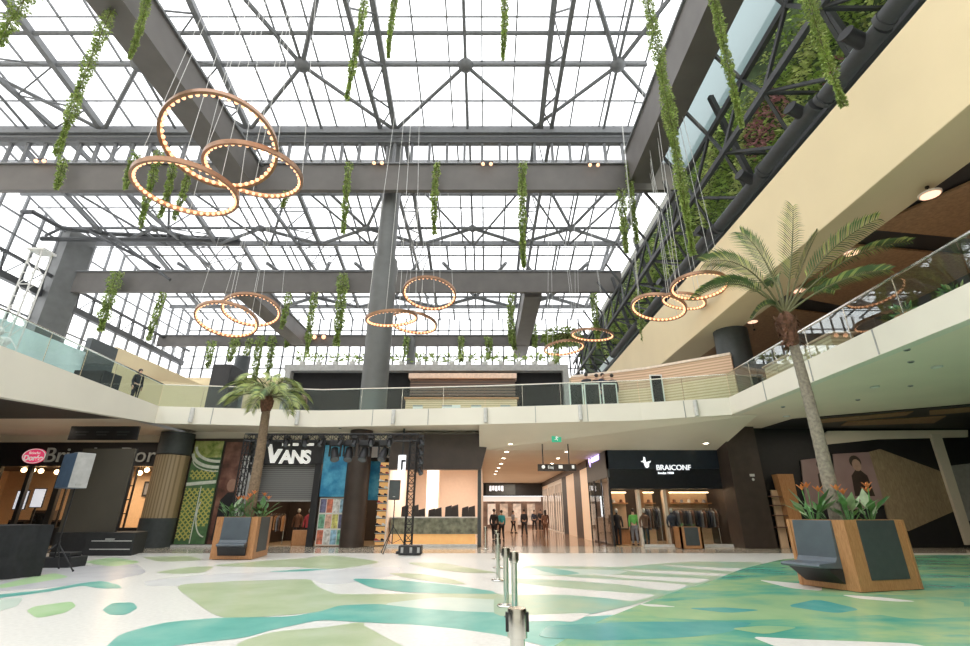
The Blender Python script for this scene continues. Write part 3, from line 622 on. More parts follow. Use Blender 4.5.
# ================================================================= RING CHANDELIERS
M['refl'] = mat('bulb_glow_on_copper', (.5, .25, .14), .5, 0, 0, emit=.62, ecol=(1, .40, .17))  # bulb light on the hoop's inner face, put in as weak emission
cr, cu, cf = V((1, 0, 0)), V((0, -sP, cP)), V((0, cP, sP))
def ring(label, cx, cy, cz, nx, ny, nz, Rr, group, nb, top=26.0, ncab=4):
    c = V((cx, cy, cz)); n = V((nx, ny, nz)); n.normalize()
    e1 = n.cross(V((0, 1, 0))); e1 = e1.normalized() if e1.length > .1 else V((1, 0, 0)); e2 = n.cross(e1)
    th_ = thing('ring_chandelier', label, 'chandelier', c, group)
    P = lambda k, r, h=0: c + e1 * math.cos(k) * r + e2 * math.sin(k) * r + n * h
    m = MB(); N = 56; W, H_ = .05 * Rr / 2 + .02, .085 * Rr / 2 + .02
    vs = []; fs = []
    for i in range(N):
        k = 2 * math.pi * i / N
        vs += [P(k, Rr - W * .6, -H_), P(k, Rr + W, -H_), P(k, Rr + W, H_), P(k, Rr - W, H_), P(k, Rr - W, H_ * .3), P(k, Rr - W * .2, -H_ * .1)]
    for i in range(N):
        A, B = i * 6, ((i + 1) % N) * 6
        fs += [(A + j, A + (j + 1) % 6, B + (j + 1) % 6, B + j) for j in range(6)]
    m.add(vs, fs); m.build('hoop', M['ring'], th_)
    br = .048 * Rr / 2 + .028
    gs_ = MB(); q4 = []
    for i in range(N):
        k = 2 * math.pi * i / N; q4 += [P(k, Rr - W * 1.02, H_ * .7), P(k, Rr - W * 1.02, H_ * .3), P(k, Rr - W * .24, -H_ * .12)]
    gs_.add(q4, [(i * 3 + a, ((i + 1) % N) * 3 + a, ((i + 1) % N) * 3 + a + 1, i * 3 + a + 1) for i in range(N) for a in (0, 1)]); gs_.build('inner_bulb_glow', M['refl'], th_)
    mb = MB(); mb.ball(c, br, 0, 8, 6); b0 = mb.build('bulb', M['bulb'], th_, smooth=True)
    for i in range(nb):
        k = 2 * math.pi * (i + .5) / nb
        o = b0 if i == 0 else b0.copy()
        if i: C.objects.link(o); o.parent = th_
        o.location = P(k, Rr - W * .9 - br * .3, -H_ * .35) - c
    for i in range(ncab):
        k = 2 * math.pi * (i + .3) / ncab; p = P(k, Rr, H_ * .9); q = c + (p - c) * .55; q.z = top
        cb = MB(); cb.tube([p, q], .014, 4, cap=False); cb.build('cable', M['cable'], th_)
    return th_
g1, g2, g3, g4, g5 = ['rings of the chandelier cluster ' + s for s in ('nearest the camera', 'over the left palm', 'in front of the grey column', 'by the cream fascia', 'far off over the bar')]
ring('largest tilted copper bulb ring, topmost of the big near cluster', -10.28, 14.715, 14.96, -0.2, 0.264, 0.943, 2.009, g1, 48, 28)
ring('copper bulb ring low on the left of the big near cluster', -12.222, 16.202, 13.921, -0.008, -0.036, 0.999, 1.882, g1, 44, 27)
ring('copper bulb ring half hidden inside and right of the largest tilted ring', -9.848, 16.589, 15.117, 0.013, -0.07, 0.997, 1.903, g1, 42, 27)
ring('bulb ring on the lower left of the pair hanging over the left palm', -15.647, 26.893, 12.454, -0.059, 0.262, 0.963, 1.728, g2, 40)
ring('bulb ring on the upper right of the pair hanging over the left palm', -15.143, 28.517, 13.785, -0.11, 0.23, 0.967, 1.719, g2, 40)
ring('upright bulb ring just right of the tall grey column, topmost of its three', -3.819, 29.94, 15.623, 0.033, 0.227, 0.973, 1.788, g3, 38)
ring('flat bulb ring crossing the tall grey column', -4.742, 22.507, 10.763, -0.105, -0.094, 0.99, 1.273, g3, 38)
ring('bulb ring hanging lowest of the three beside the tall grey column', -5.106, 31.61, 14.122, 0.09, 0.087, 0.992, 1.658, g3, 36)
ring('bulb ring hanging lower left in the cluster against the cream fascia', 9.25, 23.406, 11.752, 0.227, 0.064, 0.972, 1.373, g4, 38)
ring('small bulb ring in the middle of the cluster against the cream fascia', 10.097, 22.185, 11.578, 0.232, -0.084, 0.969, 1.033, g4, 34)
ring('bulb ring hanging upper right against the cream fascia, beside the palm leaves', 9.977, 20.101, 11.409, 0.061, 0.077, 0.995, 1.228, g4, 38)
ring('far bulb ring, the upper one over the dark heads at the gallery rail', 8.981, 37.556, 15.404, 0.094, -0.079, 0.992, 1.721, g5, 34)
ring('far bulb ring, the lower left one beside the hanging bush', 6.779, 38.904, 14.715, -0.074, 0.049, 0.996, 1.684, g5, 32)
# spot bulbs on the beams
for i, (u, v, Y, lb) in enumerate([(378, 163, 25, 'pair of small warm spot bulbs on the nearest cross beam above the grey column'), (487, 164, 25, 'pair of small warm spot bulbs at the middle of the nearest cross beam'), (594, 165, 25, 'pair of small warm spot bulbs on the nearest cross beam toward the green wall'), (40, 161, 25, 'pair of small warm spot bulbs on the nearest cross beam, leftmost end'), (319, 337, 56, 'pair of tiny warm spot bulbs on the farthest beam left of the column'), (633, 339, 50, 'pair of tiny warm spot bulbs beside the cream fascia')]):
    p = onY(u, v, Y); s_ = Y / 25
    t = thing('beam_spotlight', lb, 'spotlight', p)
    for dx in (-.16, .16):
        m = MB(); m.ball(p + V((dx * 1.6 * s_, 0, 0)), .12 * s_, 0, 8, 6); m.build('bulb', M['bulb2'], t, smooth=True)
    m = MB(); m.bar(p + V((-.4 * s_, 0, .16 * s_)), p + V((.4 * s_, 0, .16 * s_)), .07); m.build('bracket', M['steel'], t)
# ================================================================= VINES
def vine(label, ut, vt, ub, vb, Y, thick, group, dens=1.0):
    a = onY(ut, vt, Y); b = onY(ub, vb, Y); X = (a.x + b.x) / 2
    top = V((X, Y, a.z)); L = a.z - b.z
    t = thing('hanging_vine', label, 'vine', top, group)
    sc = max(1, Y / 26)
    st = MB(); pts = []
    for i in range(7):
        k = i / 6; pts.append(top + V((.08 * math.sin(3 * k + X), .08 * math.cos(2.5 * k + X), -L * k * .96)))
    st.tube(pts, [.02 * sc * (1 - .5 * i / 6) for i in range(7)], 5); st.build('stem', M['stem'], t)
    lf = .62 if Y < 20 else 1.0
    m = MB(); n = int(L * (420 if Y < 20 else 240) * dens / sc ** 1.2 * max(1, thick / .2) ** .7)
    for i in range(n):
        k = rnd.random() ** .85; r = thick * (.45 + .45 * (1 - k) + .22 * math.sin(k * 23 + X * 3)) * rnd.random() ** .8
        if k > .8: r *= .55
        an = rnd.random() * 6.283
        i6 = min(5, int(k * 6)); base = pts[i6].lerp(pts[i6 + 1], k * 6 - i6)
        p = base + V((math.cos(an) * r, math.sin(an) * r, 0))
        d = V((math.cos(an), math.sin(an), rnd.uniform(-1.4, .1)))
        m.leaf(p, d, (rnd.uniform(-1, 1), rnd.uniform(-1, 1), .6), rnd.uniform(.10, .19) * sc ** .8 * lf, rnd.uniform(.06, .11) * sc ** .8 * lf, 1 if rnd.random() < .4 else 0)
    m.build('foliage', [M['leafA'], M['leafB']], t)
    return t
ORD = ['first', 'second', 'third', 'fourth', 'fifth', 'sixth', 'seventh', 'eighth', 'ninth', 'tenth', 'eleventh', 'twelfth', 'thirteenth', 'fourteenth', 'fifteenth', 'sixteenth', 'seventeenth']
near = [
 ('ragged green vine hanging in the top left corner', 33, -12, 0, 48, 12, .34),
 ('long green vine with a blunt bushy top hanging from the left long beam', 118, 8, 48, 160, 13.7, .25),
 ('short curling green vine just right of the left long beam', 157, -12, 121, 60, 13.7, .16),
 ('sparse green vine hanging left of centre before the bright roof glass', 361, -12, 352, 106, 14, .18),
 ('short thin pale vine hanging before the brightest roof glass', 397, -12, 389, 60, 14, .13),
 ('short green vine hanging alone at the top middle of the roof', 506, -12, 500, 64, 14, .17),
 ('very long thick green vine hanging down before the right long beam', 642, -12, 699, 270, 14, .30),
 ('green vine hanging past the right long beam into the side truss', 706, -12, 749, 133, 12.2, .2),
 ('bushy green vine trailing over the dark duct beside the cream fascia', 803, -12, 849, 109, 9.6, .2)]
for lb, *a in near: vine(lb, *a, group='vines hanging nearest in the roof')
b1 = [(64.7, 158, 55, 189, .28), (137, 153, 126, 190, .25), (162, 150, 137, 229, .24), (178, 160, 155, 219, .22), (190, 165, 173, 222, .2), (286, 190, 283, 208, .16), (350.5, 162, 342, 235, .2), (437, 162, 434.5, 236, .22), (521.6, 162, 524.5, 271, .26), (620, 190, 628, 255, .26), (629, 162, 637, 245, .22)]
for i, a in enumerate(b1): vine('green vine hanging from the nearest wide cross beam, %s from the left' % ORD[i], *a[:4], 24.7 + .05 * (i % 3), a[4], 'vines on the nearest cross beam')
b2 = [(116, 272, 102, 333, .6), (163, 292, 149, 342, .3), (288, 292, 282, 330, .3), (315, 292, 307, 356, .3), (345, 273, 334, 348, .55), (510, 293, 512, 345, .3), (594, 293, 599, 350, .3)]
for i, a in enumerate(b2): vine('green vine hanging from the second cross beam, %s from the left' % ORD[i], *a[:4], 40.0 + .1 * (i % 3), a[4], 'vines on the second cross beam')
b3 = [(214, 340, 206, 368, .45), (236, 336, 229, 362, .6), (249, 338, 242, 382, .35), (261, 335, 254, 382, .5), (273, 335, 267, 376, .45), (293, 322, 284, 348, .5), (407, 336, 406, 354, .35), (462, 336, 461, 362, .4), (488.5, 336, 488, 360, .5), (515, 322, 513, 350, .6), (534, 324, 534, 348, .5), (556, 345, 557, 370, .35), (581, 343, 583, 370, .35), (590, 343, 592, 370, .4), (598, 338, 599, 368, .4), (609, 338, 612, 368, .5), (621, 345, 621, 366, .5)]
for i, a in enumerate(b3): vine('pale green vine hanging from the farthest cross beam, %s from the left' % ORD[i], *a[:4], 55.6 + .1 * (i % 3), a[4], 'vines on the farthest cross beam', .9)
vine('green vine hanging beside the far end of the cream fascia', 642, 318, 645, 346, 32, .3, 'vines hanging nearest in the roof')
def bush(label, u, v, Y, r, h):
    p = onY(u, v, Y); t = thing('hanging_bush', label, 'hanging plant', p)
    m = MB()
    for i in range(900):
        d = V((rnd.gauss(0, 1), rnd.gauss(0, 1), rnd.gauss(0, .7))).normalized(); q = p + V((d.x * r, d.y * r * .6, d.z * h)) * rnd.random() ** .4
        m.leaf(q, d + V((0, 0, -.5)), (rnd.random(), rnd.random(), 1), rnd.uniform(.25, .5), rnd.uniform(.12, .25), rnd.random() < .4)
    m.build('foliage', [M['leafA'], M['leafB']], t)
    m = MB(); m.lathe([(r * .3, -h * .5), (r * .5, 0), (r * .5, .1)], p, 10); m.build('basket', M['stem'], t)
    m = MB(); m.tube([p, V((p.x, p.y, 23))], .03, 4); m.build('cable', M['cable'], t)
bush('round dark green bush hanging between the two far bulb rings', 562, 337, 44, 1.9, .9)
# ================================================================= PALMS
def frond(m, p0, p1, p2, n, Ls, w, droop=.25, mi=0, spread=1.0, start=.18, fwd_=.55, face=None):
    p0, p1, p2 = V(p0), V(p1), V(p2)
    B = lambda k: p0 * (1 - k) ** 2 + p1 * 2 * k * (1 - k) + p2 * k * k
    pts = [B(i / 10) for i in range(11)]
    m.tube(pts, [.035 * (1 - .8 * i / 10) for i in range(11)], 5, 1)
    for i in range(n):
        k = start + (1 - start) * i / (n - 1); p = B(k); T = (B(min(1, k + .02)) - B(max(0, k - .02))).normalized()
        s_ = T.cross(V(face or (0, 0, 1)));
        if s_.length < .2: s_ = T.cross(V((0, 1, 0)))
        s_.normalize(); up = s_.cross(T)
        L = Ls * (math.sin(math.pi * min(.97, (.12 + .82 * (k - start) / (1 - start)) * .95)) ** .6) * rnd.uniform(.85, 1.1)
        fw = fwd_ + .6 * k
        for sd in (-1, 1):
            d = (s_ * sd * spread + T * fw + up * .3).normalized()
            q = p + d * L * .5; e = p + d * L * .98 + V((0, 0, -droop * L))
            wv = T.cross(d).cross(d).normalized() * w / 2
            m.add([p - wv * .5, p + wv * .5, q + wv + V((0, 0, .02)), q - wv, e], [(0, 1, 2, 3), (3, 2, 4)], mi if rnd.random() > .25 else 2)
PM = None
# right palm
bx = V((8.45, 12.4, 0))
tp = thing('palm_tree', 'tall slim palm with feathery fronds standing in the big planter bench on the right', 'palm tree', (8.45, 12.4, .9))
m = MB(); pts = []; rs = []
for i in range(41):
    k = i / 40; z = .9 + 5.35 * k; pts.append(V((8.45 + .10 * math.sin(k * 2.2) - .05 * k, 12.4 + .05 * k, z))); rs.append((.17 - .055 * k) * (1 + .05 * (i % 2)))
m.tube(pts, rs, 14); m.build('trunk', M['trunk'], tp, smooth=True)
top = V((8.45, 12.45, 6.25))
m = MB(); m.lathe([(.13, -.42), (.2, -.3), (.2, -.05), (.25, .2), (.22, .42), (.1, .6)], top, 14)
for i in range(60):
    an = rnd.random() * 6.28; z = rnd.uniform(-.35, .4); r = .2
    p = top + V((math.cos(an) * r, math.sin(an) * r, z)); m.leaf(p, (math.cos(an) * .6, math.sin(an) * .6, rnd.choice((1, -.8))), (math.cos(an), math.sin(an), 0), .24, .1)
m.build('crown_base', M['fibre'], tp, smooth=False)
FR = [((793, 207), .4, (796, 262), .75, 1), ((742, 233), .3, (772, 262), .72, 1), ((706, 262), -.5, (752, 258), .62, 1), ((693, 300), -.6, (742, 270), .55, 1), ((700, 292), .8, (750, 270), .5, 1),
      ((877, 219), -.4, (820, 255), .62, 1), ((910, 241), -.2, (838, 256), .5, 1), ((888, 270), -.7, (835, 282), .55, 1), ((752, 318), -.8, (772, 300), .4, 1), ((835, 290), 1.6, (812, 280), .6, 1), ((770, 285), 1.8, (782, 268), .6, 1), ((818, 232), 1.5, (806, 262), .6, 1)]
base = top + V((0, 0, .5))
for qi, (tip, dy, mid, Ls, w_) in enumerate(FR):
    fc = qi in (0, 1, 2, 5)
    m = MB(); e = onY(*tip, 12.4 + dy); c_ = onY(*mid, 12.4 + dy * .4); c_ = c_ * 1.0 + V((0, 0, .25))
    frond(m, base, c_, e, 32, Ls * (1.1 if fc else .85), .042, .14, 0, fwd_=.9, start=.3, face=(0, 1, .35) if fc else (.1, .75, 1))
    m.build('frond', [M['palm'], M['stem'], M['palml']], tp)
# left palm
lp = thing('palm_tree', 'small full palm with drooping fronds in the planter bench on the left', 'palm tree', (-9.15, 20.0, .9))
m = MB(); pts = []; rs = []
for i in range(31):
    k = i / 30; pts.append(V((-9.2 + .06 * math.sin(3 * k), 20.0, .9 + 4.9 * k))); rs.append((.21 - .05 * k) * (1 + .05 * (i % 2)))
m.tube(pts, rs, 12); m.build('trunk', M['trunkl'], lp, smooth=True)
top = V((-9.2, 20.0, 5.75)); m = MB(); m.lathe([(.17, -.25), (.25, 0), (.27, .25), (.1, .55)], top, 12); m.build('crown_base', M['fibre'], lp)
for i in range(22):
    an = 6.283 * i / 22 + rnd.uniform(-.12, .12); el = (.95, .5, .15)[i % 3] + rnd.uniform(-.1, .1); L = rnd.uniform(1.55, 1.95)
    d = V((math.cos(an) * math.cos(el), math.sin(an) * math.cos(el), math.sin(el)))
    b0_ = top + V((0, 0, .35)); c_ = b0_ + d * L * .65 + V((0, 0, .25)); e = b0_ + V((d.x, d.y, 0)).normalized() * L * (.95 if el < .8 else .75) + V((0, 0, L * (math.sin(el) * .75 - .32)))
    m = MB(); frond(m, b0_, c_, e, 26, .62, .030, .3, 0, fwd_=.5); m.build('frond', [M['palml'], M['stem'], M['palm']], lp)
# ================================================================= PLANTER BENCHES
def planter(label, A, B, D, H, seat=True, pr=.62, q0=.2, q1=.86):
    """A: near corner, B: along the panelled front, D: along the bench side"""
    A, B, D = V((A[0], A[1], 0)), V((B[0], B[1], 0)), V((D[0], D[1], 0)); Cc = B + D - A
    t = thing('planter_bench', label, 'planter', (A + Cc) / 2)
    ux = (B - A).normalized(); uy = (D - A).normalized(); up = V((0, 0, 1))
    if abs(ux.x * uy.y - ux.y * uy.x) < .1: return t
    m = MB(); z0 = .02
    def slab(p, q, out, z_0, z_1, th, mi=0):
        m.prism([p + up * z_0, q + up * z_0, q + up * z_1, p + up * z_1], out * th, mi)
    w_ = .09
    # four walls of the box
    for p, q in ((A, B), (B, Cc), (Cc, D), (D, A)):
        d = (q - p).normalized(); n = V((-d.y, d.x, 0)); 
        if n.dot((A + Cc) / 2 - (p + q) / 2) < 0: n = -n
        slab(p, q, n, z0, H, w_)
    m.build('wooden_box', M['orange'], t)
    m = MB(); m.prism([A + ux * .08 + uy * .08, B - ux * .08 + uy * .08, Cc - ux * .08 - uy * .08, D + ux * .08 - uy * .08], up * .07); m.build('plinth', M['black'], t)
    m = MB(); m.prism([x + up * (H - .12) for x in (A + (ux + uy) * .09, B + (-ux + uy) * .09, Cc - (ux + uy) * .09, D + (ux - uy) * .09)], up * .06); m.build('soil', M['soil'], t)
    wB = (B - A).length; n = -uy
    m = MB(); p, q = A + ux * wB * .2, A + ux * wB * .82
    m.prism([p + up * (H * .16) + n * .012, q + up * (H * .16) + n * .012, q + up * (H - .01) + n * .012, p + up * (H - .01) + n * .012], n * -.02); m.build('dark_panel', M['charcoal'], t)
    if seat:
        wD = (D - A).length; n = -ux; p, q = A + uy * wD * q0, A + uy * wD * q1
        b = thing('bench', None, None, A - (A + Cc) / 2 + up * .4); b.parent = t
        prof = [(-.03, H - .01), (.05, H - .01), (.10, .66), (.16, .57), (pr, .54), (pr + .04, .50), (pr, .46), (.1, .44), (-.03, .40)]
        m = MB(); P = [p + n * a + up * b_ for a, b_ in prof]; m.prism(P, q - p); m.build('seat_shell', M['charcoal2'], b, bevel=.012)
        m = MB(); m.prism([p + n * a + up * b_ for a, b_ in ((-.01, .44), (pr * .68, .44), (.02, .14))], q - p); m.build('seat_bracket', M['black'], b)
    return t
M['charcoal2'] = mat('slate_blue_grey_shell', (.085, .105, .125), .38, 0, .08, 4)
A_, B_, D_ = onZ(862, 593.4), onZ(924.5, 590), onZ(800, 585.2)
PR = planter('large wooden planter bench on the right with slate seat and dark panel', A_, B_, D_, 1.44)
# left one: the bench is on the side that faces the camera
A2, D2, B2 = onZ(251.5, 560), onZ(209, 560), onZ(267, 555.5)
def left_planter():
    return planter('large wooden planter bench on the left holding the small palm', A2, B2, D2, 1.44, pr=.34, q0=.16, q1=.82)
PL = left_planter()
A3, B3, D3 = V((9.2, 24.6, 0)), V((10.25, 24.6, 0)), V((9.2, 25.5, 0))
PS = planter('low wooden planter with dark panel in front of the clothing shop', A3, B3, D3, .95, seat=False)
def leafy(label, c, z, n, hh, fl, group, pale=False):
    t = thing('flowering_plant', label, 'plant', (c[0], c[1], z), group); m = MB()
    for i in range(n):
        an = rnd.random() * 6.28; el = rnd.uniform(.75, 1.5); L = hh * rnd.uniform(.6, 1.05)
        d = V((math.cos(an) * math.cos(el), math.sin(an) * math.cos(el), math.sin(el))); p = V((c[0], c[1], z)) + V((math.cos(an), math.sin(an), 0)) * .06
        nrm = V((-math.sin(an), math.cos(an), 0)); W = L * rnd.uniform(.2, .32); side = d.cross(nrm)
        st = p + d * L * .4; tipd = (d + V((math.cos(an), math.sin(an), -.2)) * .5).normalized()
        m.tube([p, st], [.012, .008], 4)
        x = tipd.cross(V((-math.sin(an), math.cos(an), 0))).cross(tipd).normalized(); x = V((-math.sin(an), math.cos(an), 0))
        mid = st + tipd * L * .32
        m.add([st, mid + x * W / 2 + V((0, 0, .02)), st + tipd * L * .68, mid - x * W / 2 + V((0, 0, .02)), mid], [(0, 1, 4), (1, 2, 4), (2, 3, 4), (3, 0, 4)], 1 if rnd.random() < (.5 if pale else .22) else 0)
    m.build('leaves', [M['leafC'], M['leafD']], t)
    for i in range(fl):
        an = rnd.random() * 6.28; r = rnd.uniform(.05, .3); p = V((c[0] + math.cos(an) * r * .4, c[1] + math.sin(an) * r * .4, z)); q = V((c[0] + math.cos(an) * r, c[1] + math.sin(an) * r, z + hh * rnd.uniform(.75, 1.05)))
        m = MB(); m.tube([p, q], .012, 5); s_ = m.build('flower_stalk', M['leafC'], t)
        m = MB()
        for k in range(6):
            a2 = k * 1.05; m.leaf(q, (math.cos(a2) * .7, math.sin(a2) * .7, .8), (0, 0, 1), .2, .08)
        m.build('flower', M['flower'], s_)
    return t
cR = (B_ + D_) / 2; ux_ = (B_ - A_).normalized(); uy_ = (D_ - A_).normalized()
gp = 'bird of paradise plants in the right planter'
leafy('tall orange-flowered leafy plant at the bench end of the right planter', cR - ux_ * .5 + uy_ * .3, 1.36, 13, .85, 3, gp)
leafy('leafy plant left of the palm trunk in the right planter', cR - ux_ * .25 - uy_ * .35, 1.36, 12, .75, 2, gp)
leafy('leafy plant close behind the palm trunk in the right planter', cR + ux_ * .1 + uy_ * .4, 1.36, 12, .7, 1, gp)
leafy('pale broad-leaved plant spreading right of the palm trunk in the right planter', cR + ux_ * .48 - uy_ * .25, 1.36, 14, .8, 2, gp, True)
cL = (B2 + D2) / 2; gp = 'plants in the left planter'
for i, (dx, dy) in enumerate(((-.5, -.4), (-.12, -.45), (.3, -.4), (.55, .1))):
    leafy('%s leafy plant in the left planter, counted from the left' % ORD[i], cL + V((dx, dy, 0)), 1.36, 11, .85, (1, 1, 3, 2)[i], gp)
for i, dx in enumerate((-.3, .25)):
    leafy(('small leafy plant in the low planter, on the side of the clothing shop entrance', 'small leafy plant in the low planter, on the side of the black pillar')[i], (9.72 + dx, 25.05, 0), .87, 7, .3, 0, 'plants in the low planter')
# ================================================================= STANCHIONS
def stanchion(x, y, label):
    t = thing('stanchion', label, 'stanchion', (x, y, 0), 'queue barrier posts')
    m = MB(); m.lathe([(.17, .012), (.175, .02), (.165, .035), (.06, .055), (.05, .06)], (x, y, 0), 24); m.build('base', M['chrome'], t, smooth=True)
    m = MB(); m.lathe([(.05, .05), (.05, .80)], (x, y, 0), 18); m.build('post', M['chrome'], t, smooth=True)
    m = MB(); m.lathe([(.052, .80), (.068, .805), (.068, .965), (.064, .98)], (x, y, 0), 20); m.build('belt_head', M['chrome'], t, smooth=True)
    for a in (0, 180):
        k = R(a); d = V((math.cos(k), math.sin(k), 0)); n = V((-d.y, d.x, 0)); c = V((x, y, 0)) + d * .064
        m = MB(); m.prism([c - n * .018 + V((0, 0, .84)), c + n * .018 + V((0, 0, .84)), c + n * .018 + V((0, 0, .955)), c - n * .018 + V((0, 0, .955))], d * .016); m.build('belt_clip', M['black'], t)
for x, y, l in ((.222, 3.83, 'shiny steel barrier post nearest the camera, cut by the bottom edge'), (.49, 9.0, 'shiny steel barrier post directly behind the nearest post, its foot hidden'), (.39, 10.0, 'shiny steel barrier post standing left of the hidden-foot post, with round base visible'),
                (.33, 13.5, 'fourth shiny steel barrier post from the camera'), (.40, 16.4, 'fifth shiny steel barrier post from the camera'), (.42, 19.4, 'sixth shiny steel barrier post from the camera'), (.02, 24.6, 'farthest shiny steel barrier post, at the corridor mouth')):
    stanchion(x, y, l)
# ================================================================= STAGE SIDE (left)
t = thing('covered_table', 'table wrapped in black cloth at the left edge', 'table', (-13.2, 12.5, 0))
cn = V((-12.03, 14.5, 0)); dd = V((.27, .8, 0)).normalized(); nn = V((-.948, .32, 0))
m = MB(); N_ = 60; tops = []; bots = []
cor = [cn, cn - dd * 4.2, cn - dd * 4.2 + nn * 1.6, cn + nn * 1.6]
for a in range(4):
    p, q = cor[a], cor[(a + 1) % 4]; e = (q - p).normalized(); o_ = V((e.y, -e.x, 0)); o_ = o_ if o_.dot((p + q) / 2 - (cor[0] + cor[2]) / 2) > 0 else -o_
    k = N_ if a % 2 == 0 else 24
    for i in range(k):
        s_ = p.lerp(q, i / k); wob = .03 * math.sin(i * 1.9 + a) + .02 * math.sin(i * .8)
        tops.append(s_ + V((0, 0, 1.28))); bots.append(s_ + o_ * (.06 + wob) + V((0, 0, .01)))
K = len(tops); m.add(tops + bots, [(i, (i + 1) % K, K + (i + 1) % K, K + i) for i in range(K)] + [tuple(range(K))]); m.build('cloth', M['cloth'], t, smooth=True)
m = MB(); m.prism([c_ + V((0, 0, 1.2)) - (c_ - (cor[0] + cor[2]) / 2).normalized() * .04 for c_ in cor], (0, 0, .075)); m.build('table_top', M['osbk'], t)
for c_ in cor:
    i_ = c_ - (c_ - (cor[0] + cor[2]) / 2).normalized() * .2; m = MB(); m.box(i_.x - .03, i_.x + .03, i_.y - .03, i_.y + .03, 0, 1.2); m.build('leg', M['osbk'], t)
# speaker on tripod
def tripod(t, x, y, h, r=.7, rot=0.3, z1=.75):
    m = MB(); m.tube([(x, y, .35), (x, y, h)], .022, 8); m.build('pole', M['black'], t)
    m = MB(); m.tube([(x, y, z1 - .06), (x, y, z1 + .06)], .04, 8); m.build('collar', M['black'], t)
    for i in range(3):
        a = rot + i * 2.094; f = V((x + math.cos(a) * r, y + math.sin(a) * r, .02)); m = MB(); m.tube([(x, y, z1), f], .018, 6); m.tube([(x, y, .36), V((x, y, .36)).lerp(f, .0) + (f - V((x, y, z1))) * .5 + V((0, 0, z1 - .36))], .01, 5)
        l_ = m.build('leg', M['black'], t); m = MB(); m.ball(f + V((0, 0, .01)), .03, 0, 6, 4); m.build('rubber_foot', M['black'], l_)
sx, sy = -12.62, 15.55
t = thing('speaker_stand', 'black tripod stand behind the cloth-covered table', 'stand', (sx, sy, 0)); tripod(t, sx, sy, 2.3, .72, -.1)
t = thing('loudspeaker', 'large loudspeaker with pale front and blue side on a pole above the covered table', 'loudspeaker', (sx, sy, 2.28))
def spk_box(t, pts, z0, z1, mats, names): pass
a_, b_, c2_ = onY(67, 488, 15.0), onY(86, 488, 15.4), onY(54.5, 486, 15.55)
p0, p1, p3 = V((a_.x, 15.0, 2.28)), V((b_.x, 15.4, 2.28)), V((c2_.x, 15.55, 2.28)); p2 = p1 + p3 - p0
m = MB(); m.prism([p0, p1, p2, p3], (0, 0, 1.02)); m.build('cabinet', M['spkblue'], t, bevel=.02)
m = MB(); d_ = (p1 - p0).normalized(); n_ = V((d_.y, -d_.x, 0)); m.prism([p0 + n_ * .005, p1 + n_ * .005, p1 + n_ * .005 + V((0, 0, 1.02)), p0 + n_ * .005 + V((0, 0, 1.02))], n_ * .03); m.build('front_grille', M['spkgrey'], t, bevel=.01)
m = MB(); c_ = p0.lerp(p1, .5) + n_ * .04; m.prism([c_ - d_ * .07 + V((0, 0, .06)), c_ + d_ * .07 + V((0, 0, .06)), c_ + d_ * .07 + V((0, 0, .12)), c_ - d_ * .07 + V((0, 0, .12))], n_ * .01); m.build('badge', M['grey'], t)
# stage
t = thing('stage_platform', 'low black stage platform with pale edged steps under the brown screen', 'stage', (-15, 21.8, 0))
m = MB(); m.prism([(-15.93, 20.95, 0), (-14.0, 20.95, 0), (-14.8, 22.9, 0), (-15.93, 22.9, 0)], (0, 0, .84)); m.build('front_block', M['osbk'], t, bevel=.01)
m = MB(); m.box(-17.7, -15.94, 21.5, 22.9, 0, .83); m.build('side_block', M['osbk'], t, bevel=.01)
for z in (.22, .52):
    m = MB(); m.box(-15.7, -14.1, 20.93, 20.96, z, z + .03); m.build('step_edge', M['lgrey'], t)
m = MB(); m.box(-15.15, -14.8, 20.9, 20.96, .57, .63); m.build('nameplate', M['grey'], t)
t = thing('backdrop_screen', 'tall plain brown grey panel standing on the stage platform', 'screen', (-15.7, 21.6, .84))
m = MB(); m.box(-17.65, -15.35, 21.55, 21.65, .84, 4.2); m.build('panel', M['screen'], t)
m = MB(); m.box(-17.67, -15.33, 21.66, 21.7, .84, 4.22); m.build('frame', M['osbk'], t)
t = thing('hanging_sign', 'long black board of faint logos hanging under the gallery, above the brown screen', 'sign', onY(103, 436, 22.6))
a, b = onY(70, 431, 22.6), onY(137, 436, 22.6)
m = MB(); m.box(a.x, b.x, 22.6, 22.7, 4.72, 5.35); m.build('board', M['black'], t)
m = MB()
for i in range(3):
    x = a.x + .3 + i * .95; m.box(x, x + .6, 22.58, 22.6, 5.05, 5.12); m.box(x + .05, x + .5, 22.58, 22.6, 4.93, 4.98)
m.build('faint_marks', M['charcoal'], t)
t = thing('floor_box', 'small black equipment box on the floor between the covered table and stage', 'box', onZ(52, 566)); p = onZ(52, 568)
m = MB(); m.box(p.x - .5, p.x + .5, p.y, p.y + .7, 0, .3); m.box(p.x - .3, p.x + .35, p.y + .1, p.y + .6, .3, .42); m.build('case', M['osbk'], t, bevel=.02)
